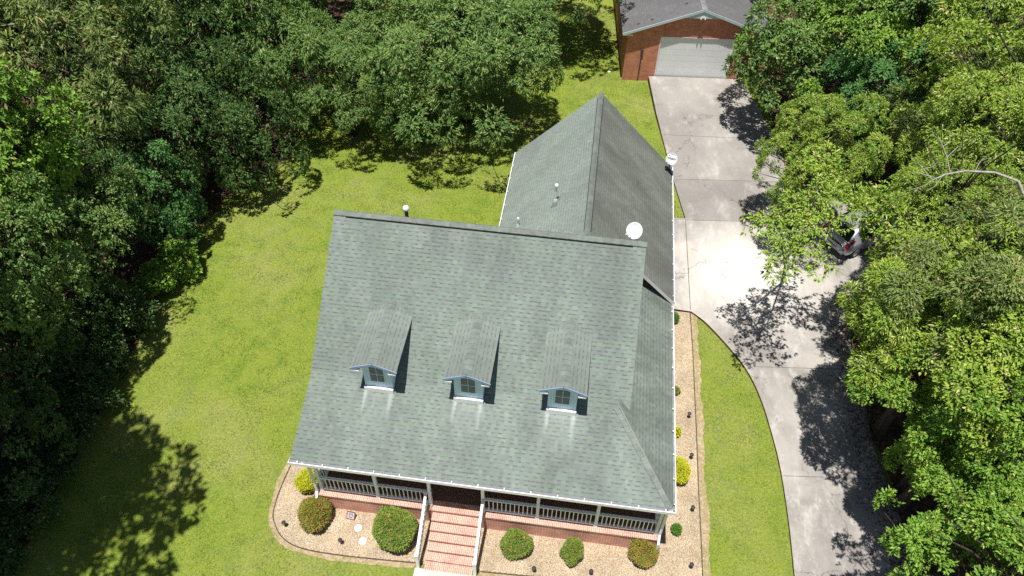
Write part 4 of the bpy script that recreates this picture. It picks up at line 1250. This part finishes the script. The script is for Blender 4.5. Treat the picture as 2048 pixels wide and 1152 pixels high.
# ------------------------------------------------------------------ overhanging bough, bare limb
def make_bough(starts, tubes, clumps, seed, rc=0.62, ns=44, ll=0.17, lw=0.06):
    host = next(o for o in bpy.data.objects if o.get('label', '').startswith(starts))
    rng = np.random.default_rng(seed)
    bp = Vector(host.location)
    loc = lambda p: tuple(Vector(p) - bp)
    m = MB()
    for pts, rad in tubes: m.tube([loc(p) for p in pts], rad, 6)
    m.build('bough', M_BARK, host, smooth=True)
    Vs = []; Fs = []; off = 0; per = 7
    for c in clumps:
        k = rng.uniform(0.75, 1.25); r_ = rc * k; n_ = int(ns * k * k)
        rr = r_ * np.sqrt(rng.uniform(0, 1, n_)); th = rng.uniform(0, 6.28, n_)
        rr *= 1 + 0.35 * np.sin(3 * th + rng.uniform(0, 6))
        P = np.array(loc(c)) + np.stack([rr * np.cos(th), rr * np.sin(th), 0.16 * rng.normal(0, 1, n_)], 1)
        O = np.stack([np.cos(th), np.sin(th), np.full(n_, -0.25)], 1)
        P = np.repeat(P, per, 0); O = norm(np.repeat(O, per, 0) + rng.normal(0, 0.7, (n_ * per, 3)))
        n = len(P); P = P + O * 0.06
        V, F = leaves(P, O, norm(np.array([[0, 0, 1.0]]) + rng.normal(0, 0.4, (n, 3))), ll * rng.uniform(0.5, 1.35, n), lw * rng.uniform(0.7, 1.3, n))
        Vs.append(V); Fs.append(F + off); off += len(V)
    me = np_mesh('bough_foliage', np.concatenate(Vs), np.concatenate(Fs), [L_YEL])
    o = bpy.data.objects.new('bough_foliage', me); COL.objects.link(o); o.parent = host
make_bough('yellow-green tree reaching over the driveway',
           [([(19.2, 18.3, 5.2), (18.7, 15.6, 6.4), (18.0, 13.0, 6.9), (16.6, 11.4, 6.9), (15.7, 10.8, 6.6)], [0.10, 0.08, 0.06, 0.035, 0.012]),
            ([(18.0, 13.0, 6.9), (17.2, 10.6, 6.9), (16.4, 9.0, 6.7)], [0.05, 0.03, 0.01])],
           [(15.7, 10.75, 6.6), (16.2, 11.0, 6.8), (16.8, 11.4, 7.0), (17.4, 12.0, 7.0), (16.4, 9.6, 6.8), (16.1, 8.6, 6.7), (16.9, 9.4, 6.9), (17.2, 10.5, 7.0), (18.0, 12.4, 7.0), (18.4, 13.2, 7.0),
            (17.5, 8.9, 6.7), (18.3, 11.4, 6.8), (18.2, 14.0, 6.9), (18.6, 15.0, 6.7), (18.9, 16.0, 6.5), (18.0, 15.4, 6.6), (16.6, 10.3, 6.7), (17.6, 11.0, 6.9)], 77)
make_bough('smaller yellow-green tree hiding the front',
           [([(21.7, 10.8, 7.4), (20.4, 10.5, 8.0), (19.2, 10.6, 7.9), (18.7, 10.9, 7.7)], [0.07, 0.05, 0.03, 0.01]), ([(20.4, 10.5, 8.0), (19.8, 9.4, 7.9), (19.2, 8.8, 7.7)], [0.04, 0.02, 0.008])],
           [(19.0, 10.7, 7.8), (19.5, 10.3, 8.0), (20.0, 11.2, 8.0), (20.3, 10.2, 8.1), (19.8, 9.5, 7.9), (20.6, 9.5, 8.0), (20.2, 12.0, 7.9), (20.9, 12.6, 7.8), (19.3, 11.6, 7.7)], 78)

host = None
for o in bpy.data.objects:
    if o.get('label', '').startswith('olive-green tree at the right edge with a bare'): host = o
hp = Vector(host.location)
m = MB()
def lp(p): return tuple(Vector(p) - hp)
dz = 11.6
Q = lambda x, y, z=0.0: lp((x, y, dz + z))
main = [(22.6, 6.7, -2.8), (22.5, 7.6, -0.9), (21.89, 8.32, -0.1), (21.21, 8.51, 0), (20.31, 8.45, 0), (19.64, 8.15, 0.02), (19.2, 7.84, 0), (19.02, 8.35, 0.03), (18.89, 8.78, 0)]
m.tube([Q(*p) for p in main], [0.07, 0.055, 0.045, 0.038, 0.032, 0.026, 0.018, 0.011, 0.005], 7)
for br in ([(19.83, 8.25), (19.91, 9.06), (19.9, 9.85), (19.72, 10.09), (19.73, 10.45)], [(19.91, 9.06), (20.39, 9.66), (20.6, 9.56)], [(19.2, 7.84), (18.91, 7.51), (18.32, 7.14)], [(19.31, 7.95), (18.95, 8.04), (18.63, 8.11)],
           [(19.55, 8.09), (19.16, 7.48), (18.84, 7.19)], [(19.02, 8.35), (19.35, 8.47), (19.56, 8.76)], [(18.7, 7.4), (18.45, 7.06)], [(20.6, 8.46), (20.9, 9.0), (21.4, 9.3)], [(19.9, 9.6), (20.2, 9.9), (20.3, 10.3)]):
    m.tube([Q(p[0], p[1], 0.03 * k) for k, p in enumerate(br)], [0.017 * (1 - 0.8 * k / (len(br) - 1)) for k in range(len(br))], 5)
m.build('dead_limb', M_BARKG, host, smooth=True, label='bare pale grey dead limb')

# ------------------------------------------------------------------ shrubs
def shrub(x, y, r, h, leaf, n, ll, lw, label, name='round_shrub', seed=1, z0=0.03, irregular=0.07, group=None):
    rng = np.random.default_rng(seed)
    D = norm(rng.normal(0, 1, (n, 3))); D[:, 2] = np.abs(D[:, 2]) * rng.choice([1, 1, 1, -0.55], n)
    D = norm(D)
    k = np.ones(n)
    for _ in range(44):
        ax = norm(rng.normal(0, 1, (1, 3)))[0]
        k += 1.5 * irregular * np.clip(D @ ax, 0, 1) ** 14 * rng.choice([-1.2, 1.0])
    rad = k * (1 - np.abs(rng.normal(0, 0.10, n)))
    P = D * rad[:, None] * np.array([r, r, h / 2]); P[:, 2] += h * 0.5 + z0
    O = norm(D + rng.normal(0, 0.75, (n, 3)))
    V, F = leaves(P, O, norm(D * 0.6 + np.array([0, 0, 0.7]) + rng.normal(0, 0.4, (n, 3))), ll * rng.uniform(0.6, 1.3, n), lw * rng.uniform(0.7, 1.3, n))
    t = empty(name, (x, y, 0))
    tag(t, label, 'shrub', group)
    me = np_mesh('foliage', V, F, [leaf]); o = bpy.data.objects.new('foliage', me); COL.objects.link(o); o.parent = t
    m = MB()
    for k in range(7):
        a = k * 0.9; m.tube([(0.03 * math.cos(a), 0.03 * math.sin(a), 0.0), (0.5 * r * math.cos(a), 0.5 * r * math.sin(a), h * 0.6)], [0.015, 0.006], 5)
    m.build('stem', M_BARK, t)
    return t
shrub(-0.24, 0.98, 0.42, 0.85, L_GOLD, 5200, 0.075, 0.035, 'golden yellow round shrub by the porch corner post and downspout', seed=11)
shrub(0.42, -0.22, 0.56, 1.0, L_NANDR, 7600, 0.075, 0.036, 'reddish green round shrub between the golden shrub and the garden sign', seed=12)
shrub(3.36, -0.42, 0.78, 1.15, L_NANDG, 12500, 0.08, 0.04, 'largest round green shrub, left of the brick steps', seed=13)
shrub(7.78, -0.32, 0.50, 0.85, L_NANDG, 6200, 0.075, 0.036, 'round green shrub just right of the brick steps', seed=14)
shrub(9.72, -0.30, 0.40, 0.72, L_NANDG, 4200, 0.075, 0.036, 'smallest of the round shrubs in front of the porch, loose and green', seed=15, irregular=0.09)
shrub(12.22, -0.02, 0.47, 0.85, L_NANDR, 5600, 0.075, 0.036, 'half green half orange round shrub under the front corner of the porch', seed=16, irregular=0.1)
shrub(13.42, 3.42, 0.46, 0.8, L_GOLD, 5600, 0.075, 0.035, 'golden yellow round shrub against the side wall under the gutter', seed=17)
shrub(13.38, 1.12, 0.16, 0.34, L_BOX, 1000, 0.07, 0.035, 'tiny dark green shrub alone in the gravel by the front corner', seed=18)
shrub(13.36, 11.2, 0.24, 0.45, L_BOX, 1500, 0.07, 0.035, 'small dark green shrub at the driveway end of the side bed', seed=19)
shrub(13.40, 7.25, 0.16, 0.28, L_NANDG, 500, 0.09, 0.05, 'small loose green plant in the middle of the side bed by the gutter', name='small_plant', seed=20)
shrub(13.42, 5.25, 0.17, 0.30, L_GOLD, 420, 0.10, 0.05, 'small yellow-green plant behind the golden shrub of the side bed', name='small_plant', seed=21)
shrub(-9.7, 11.0, 0.8, 1.5, L_BRIGHT, 5200, 0.15, 0.085, 'bright yellow-green bush at the sunny edge of the woods', name='bush', seed=22, irregular=0.2)
shrub(-10.2, 9.6, 0.75, 1.2, L_BRIGHT, 3600, 0.15, 0.085, 'smaller bright bush below the bright yellow-green one at the woods edge', name='bush', seed=23, irregular=0.2)
shrub(-9.9, 12.3, 0.8, 1.5, L_MID, 3600, 0.15, 0.08, 'mid-green bush at the woods edge above the bright bush', name='bush', seed=24, irregular=0.2)
for k, (x, y, r, h) in enumerate([(-10.0, 7.4, 0.9, 1.3), (-10.9, 6.0, 1.1, 1.8), (-10.1, 4.6, 0.9, 1.4), (-10.0, 3.2, 1.0, 1.5), (-11.6, 3.6, 1.2, 2.0), (-10.0, 1.6, 0.9, 1.2), (-11.8, 1.2, 1.2, 1.8),
                                  (-9.9, 0.0, 0.8, 1.1), (-11.4, -1.0, 1.1, 1.6), (-10.0, -1.8, 1.0, 1.4), (-9.8, -3.6, 0.9, 1.2), (-11.6, -3.6, 1.1, 1.6), (-11.4, 7.0, 1.2, 2.2), (-12.4, 5.0, 1.2, 2.2), (-12.6, -1.6, 1.2, 1.8)]):
    shrub(x, y, r, h, L_DARK, 2600, 0.15, 0.08, 'dark leafy undergrowth bush in the shade along the lower edge of the woods', name='undergrowth_bush', seed=60 + k, irregular=0.3, group='undergrowth bushes along the woods edge')
shrub(20.6, 22.3, 0.9, 1.3, L_BRIGHT, 3600, 0.13, 0.06, 'bright low bush at the driveway edge under the yellow-green tree', name='bush', seed=26, irregular=0.2)

# ------------------------------------------------------------------ parked car
CAR_H = math.atan2(0.58, 0.80)
car = empty('parked_car', (21.0, 16.75, 0.134), CAR_H)
tag(car, 'silver hatchback parked on the driveway, half hidden under the trees', 'car')
paint = NG('silver_paint'); _n = paint.noise(paint.obj(), 1.5, 2)
M_CAR = paint.pbr(paint.mix(_n, (0.42, 0.44, 0.47), (0.48, 0.50, 0.53)), 0.28, 0.5, None, 0.55)
M_TYRE = simple('tyre_rubber', (0.02, 0.02, 0.02), 0.8)
M_RIM = simple('alloy_rim', (0.45, 0.46, 0.48), 0.3, 0.5, metal=0.7)
M_CGLASS = simple('car_glass', (0.012, 0.014, 0.018), 0.05, 0.6)
M_TAIL = simple('tail_lamp_red', (0.36, 0.008, 0.012), 0.2, 0.6)
# body loft along x (rear at 0, front at 4.4); sections: (x, half width, z sill, z belt, z top, half width top)
S = [(0.00, 0.74, 0.42, 0.74, 0.86, 0.62), (0.06, 0.84, 0.30, 0.80, 0.98, 0.72), (0.22, 0.90, 0.24, 0.90, 1.06, 0.74), (0.55, 0.91, 0.22, 0.95, 1.40, 0.62), (0.80, 0.92, 0.22, 0.97, 1.56, 0.58),
     (1.50, 0.92, 0.22, 0.97, 1.64, 0.60), (2.30, 0.92, 0.22, 0.96, 1.62, 0.60), (2.85, 0.92, 0.22, 0.95, 1.42, 0.60), (3.30, 0.91, 0.22, 0.93, 1.03, 0.66), (3.9, 0.88, 0.23, 0.86, 0.93, 0.62), (4.28, 0.80, 0.28, 0.70, 0.78, 0.55), (4.40, 0.66, 0.38, 0.58, 0.64, 0.46)]
m = MB()
rings = []
for x, hw, z0, zb, zt, ht in S:
    half = [(hw * 0.80, z0), (hw * 0.97, z0 + 0.10), (hw, (z0 + zb) / 2), (hw * 0.985, zb - 0.03), (hw * 0.95, zb + 0.01), ((hw * 0.95 + ht) / 2, (zb + zt) / 2), (ht, zt - 0.05), (ht * 0.82, zt), (0.0, zt + 0.02)]
    ring = [(x, y, z) for y, z in half] + [(x, -y, z) for y, z in reversed(half[:-1])]
    rings.append(ring)
nr = len(rings[0])
for r in rings: m.v += r
for k in range(len(rings) - 1):
    for j in range(nr):
        m.f.append((k * nr + j, k * nr + (j + 1) % nr, (k + 1) * nr + (j + 1) % nr, (k + 1) * nr + j)); m.m.append(0); m.uv.append([(0, 0)] * 4)
m.f.append(tuple(range(nr))); m.m.append(0); m.uv.append([(0, 0)] * nr)
m.f.append(tuple((len(rings) - 1) * nr + j for j in reversed(range(nr)))); m.m.append(0); m.uv.append([(0, 0)] * nr)
body = m.build('body', M_CAR, car, smooth=True)
sub = body.modifiers.new('round', 'SUBSURF'); sub.levels = 1; sub.render_levels = 2
m = MB()
m.poly([(0.20, -0.62, 1.075), (0.20, 0.62, 1.075), (0.60, 0.52, 1.475), (0.60, -0.52, 1.475)])
o = m.build('rear_window', M_CGLASS, car)
m = MB(); m.poly([(3.24, 0.62, 1.06), (3.24, -0.62, 1.06), (2.62, -0.54, 1.56), (2.62, 0.54, 1.56)]); m.build('windscreen', M_CGLASS, car)
for s in (-1, 1):
    m = MB(); m.poly([(0.85, s * 0.885, 1.02), (2.9, s * 0.885, 1.0), (2.45, s * 0.70, 1.50), (1.0, s * 0.70, 1.52)]); m.build('side_window', M_CGLASS, car)
    m = MB()
    m.boxm(Matrix.Translation((0.10, s * 0.72, 0.93)) @ Matrix.Rotation(s * 0.55, 4, 'Z') @ Matrix.Rotation(0.35, 4, 'Y'), 0.12, 0.30, 0.22)
    m.boxm(Matrix.Translation((0.32, s * 0.79, 1.12)) @ Matrix.Rotation(0.75, 4, 'Y'), 0.08, 0.10, 0.26)
    m.build('taillight', M_TAIL, car)
    for x in (0.80, 3.45):
        m = MB(); M90 = Matrix.Rotation(math.pi / 2, 4, 'X')
        m.lathe((x, s * 0.80, 0.33), [(0.22, -0.11), (0.33, -0.10), (0.335, 0.10), (0.22, 0.115)], 22, M=M90); w = m.build('wheel', M_TYRE, car, smooth=False)
        m = MB()
        m.lathe((x, s * 0.80, 0.33), [(0.21, -0.125), (0.21, 0.125), (0.05, 0.135)], 20, M=M90); m.build('rim', M_RIM, w)
m = MB(); m.box(-0.05, 0.05, -0.70, 0.70, 0.42, 0.56); m.box(-0.03, 0.16, -0.60, 0.60, 0.79, 0.815, 1)
m.build('bumper', [M_CAR, simple('bumper_dark', (0.05, 0.05, 0.055), 0.5)], car)
m = MB(); m.box(-0.035, 0.0, -0.26, 0.26, 0.64, 0.77); m.build('number_plate', simple('plate_white', (0.6, 0.62, 0.62), 0.5), car)

# ------------------------------------------------------------------ grass blades and fallen leaves
def inside(P, poly):
    x, y = P[:, 0], P[:, 1]; r = np.zeros(len(P), bool)
    n = len(poly)
    for i in range(n):
        x0, y0 = poly[i]; x1, y1 = poly[(i + 1) % n]
        if y0 == y1: continue
        c = ((y0 > y) != (y1 > y)) & (x < (x1 - x0) * (y - y0) / (y1 - y0) + x0)
        r ^= c
    return r
rng = np.random.default_rng(5)
N = 520000
P = np.stack([rng.uniform(-11.5, 18.0, N), rng.uniform(-5.0, 40.0, N)], 1)
keep = ~inside(P, DRIVE) & ~inside(P, gl_out) & ~inside(P, gr_out) & ~inside(P, FOREST_W)
keep &= ~((P[:, 0] > 0.4) & (P[:, 0] < 12.6) & (P[:, 1] > 0) & (P[:, 1] < 11.6)) & ~((P[:, 0] > 5.6) & (P[:, 0] < 12.4) & (P[:, 1] > 2) & (P[:, 1] < 17.2))
keep &= ~((P[:, 0] > 4.3) & (P[:, 0] < 6.65) & (P[:, 1] < -1.2)) & ~((P[:, 0] > 10.3) & (P[:, 1] > 31.2))
# thin where the photograph's lawn is worn, by a coarse value noise
gxy = rng.uniform(0, 1, (64, 64))
def vnoise(P, s):
    q = P / s + 40; i = np.floor(q).astype(int); f = q - i; f = f * f * (3 - 2 * f)
    g = lambda a, b: gxy[a % 64, b % 64]
    return (g(i[:, 0], i[:, 1]) * (1 - f[:, 0]) + g(i[:, 0] + 1, i[:, 1]) * f[:, 0]) * (1 - f[:, 1]) + (g(i[:, 0], i[:, 1] + 1) * (1 - f[:, 0]) + g(i[:, 0] + 1, i[:, 1] + 1) * f[:, 0]) * f[:, 1]
dens = 0.25 + 0.75 * np.clip(vnoise(P, 1.7) * 0.6 + vnoise(P, 0.45) * 0.7 - 0.1, 0, 1)
keep &= rng.uniform(0, 1, N) < dens
P = P[keep]; n = len(P)
tall = (0.035 + 0.05 * vnoise(P, 0.45)) * rng.uniform(0.6, 1.5, n)
th = rng.uniform(0, 6.283, n)
z0 = np.array([lawn_z(x, y) for x, y in P]) if n < 600000 else np.zeros(n)
B = np.stack([P[:, 0], P[:, 1], z0 - 0.004], 1)
side = np.stack([np.cos(th), np.sin(th), np.zeros(n)], 1) * (0.007 + 0.008 * rng.uniform(0, 1, n))[:, None]
ln = np.stack([rng.normal(0, 0.6, n), rng.normal(0, 0.6, n), np.ones(n)], 1) * tall[:, None]
V = np.stack([B - side, B + side, B + ln], 1).reshape(-1, 3)
F = np.arange(3 * n).reshape(-1, 3)
g = NG('grass_blades')
r = g.node('ShaderNodeNewGeometry').outputs['Random Per Island']
gp_ = g.pos()
c = g.mix(r, (0.140, 0.235, 0.025), (0.325, 0.390, 0.068))
c = g.mix(g.m('MULTIPLY', g.ss(g.noise(gp_, 0.22, 4, 0.6), 0.45, 0.62), 0.38), c, (0.36, 0.34, 0.12))
c = g.mix(g.m('MULTIPLY', g.ss(g.noise(gp_, 1.3, 5, 0.65), 0.5, 0.68), 0.6), c, (0.12, 0.215, 0.026))
M_BLADE = g.pbr(c, 0.7, 0.15)
o = bpy.data.objects.new('grass', np_mesh('grass', V, F, [M_BLADE])); COL.objects.link(o)
structure(o, 'stuff', 'short mown grass blades of the lawn around the house')

N = 3200
y = rng.uniform(-4, 13.5, N)
x = np.interp(y, [-4, 1.5, 5.6, 10.7, 13.5], [21.55, 21.55, 21.1, 21.05, 21.3]) - np.abs(rng.normal(0, 0.55, N)) + rng.uniform(0, 0.5, N)
P3 = np.stack([x, y, np.full(N, 0.140)], 1)
th = rng.uniform(0, 6.283, N)
V, F = leaves(P3, np.stack([np.cos(th), np.sin(th), np.full(N, 0.05)], 1), norm(np.array([[0, 0, 1.0]]) + rng.normal(0, 0.25, (N, 3))), rng.uniform(0.06, 0.13, N), rng.uniform(0.03, 0.07, N))
M_LITTER = mat_leaf('fallen_brown_leaves', (0.09, 0.055, 0.03), (0.25, 0.165, 0.095), None, trans=0.05)
o = bpy.data.objects.new('fallen_leaves', np_mesh('fallen_leaves', V, F, [M_LITTER])); COL.objects.link(o)
structure(o, 'stuff', 'brown fallen leaves along the wooded edge of the driveway')
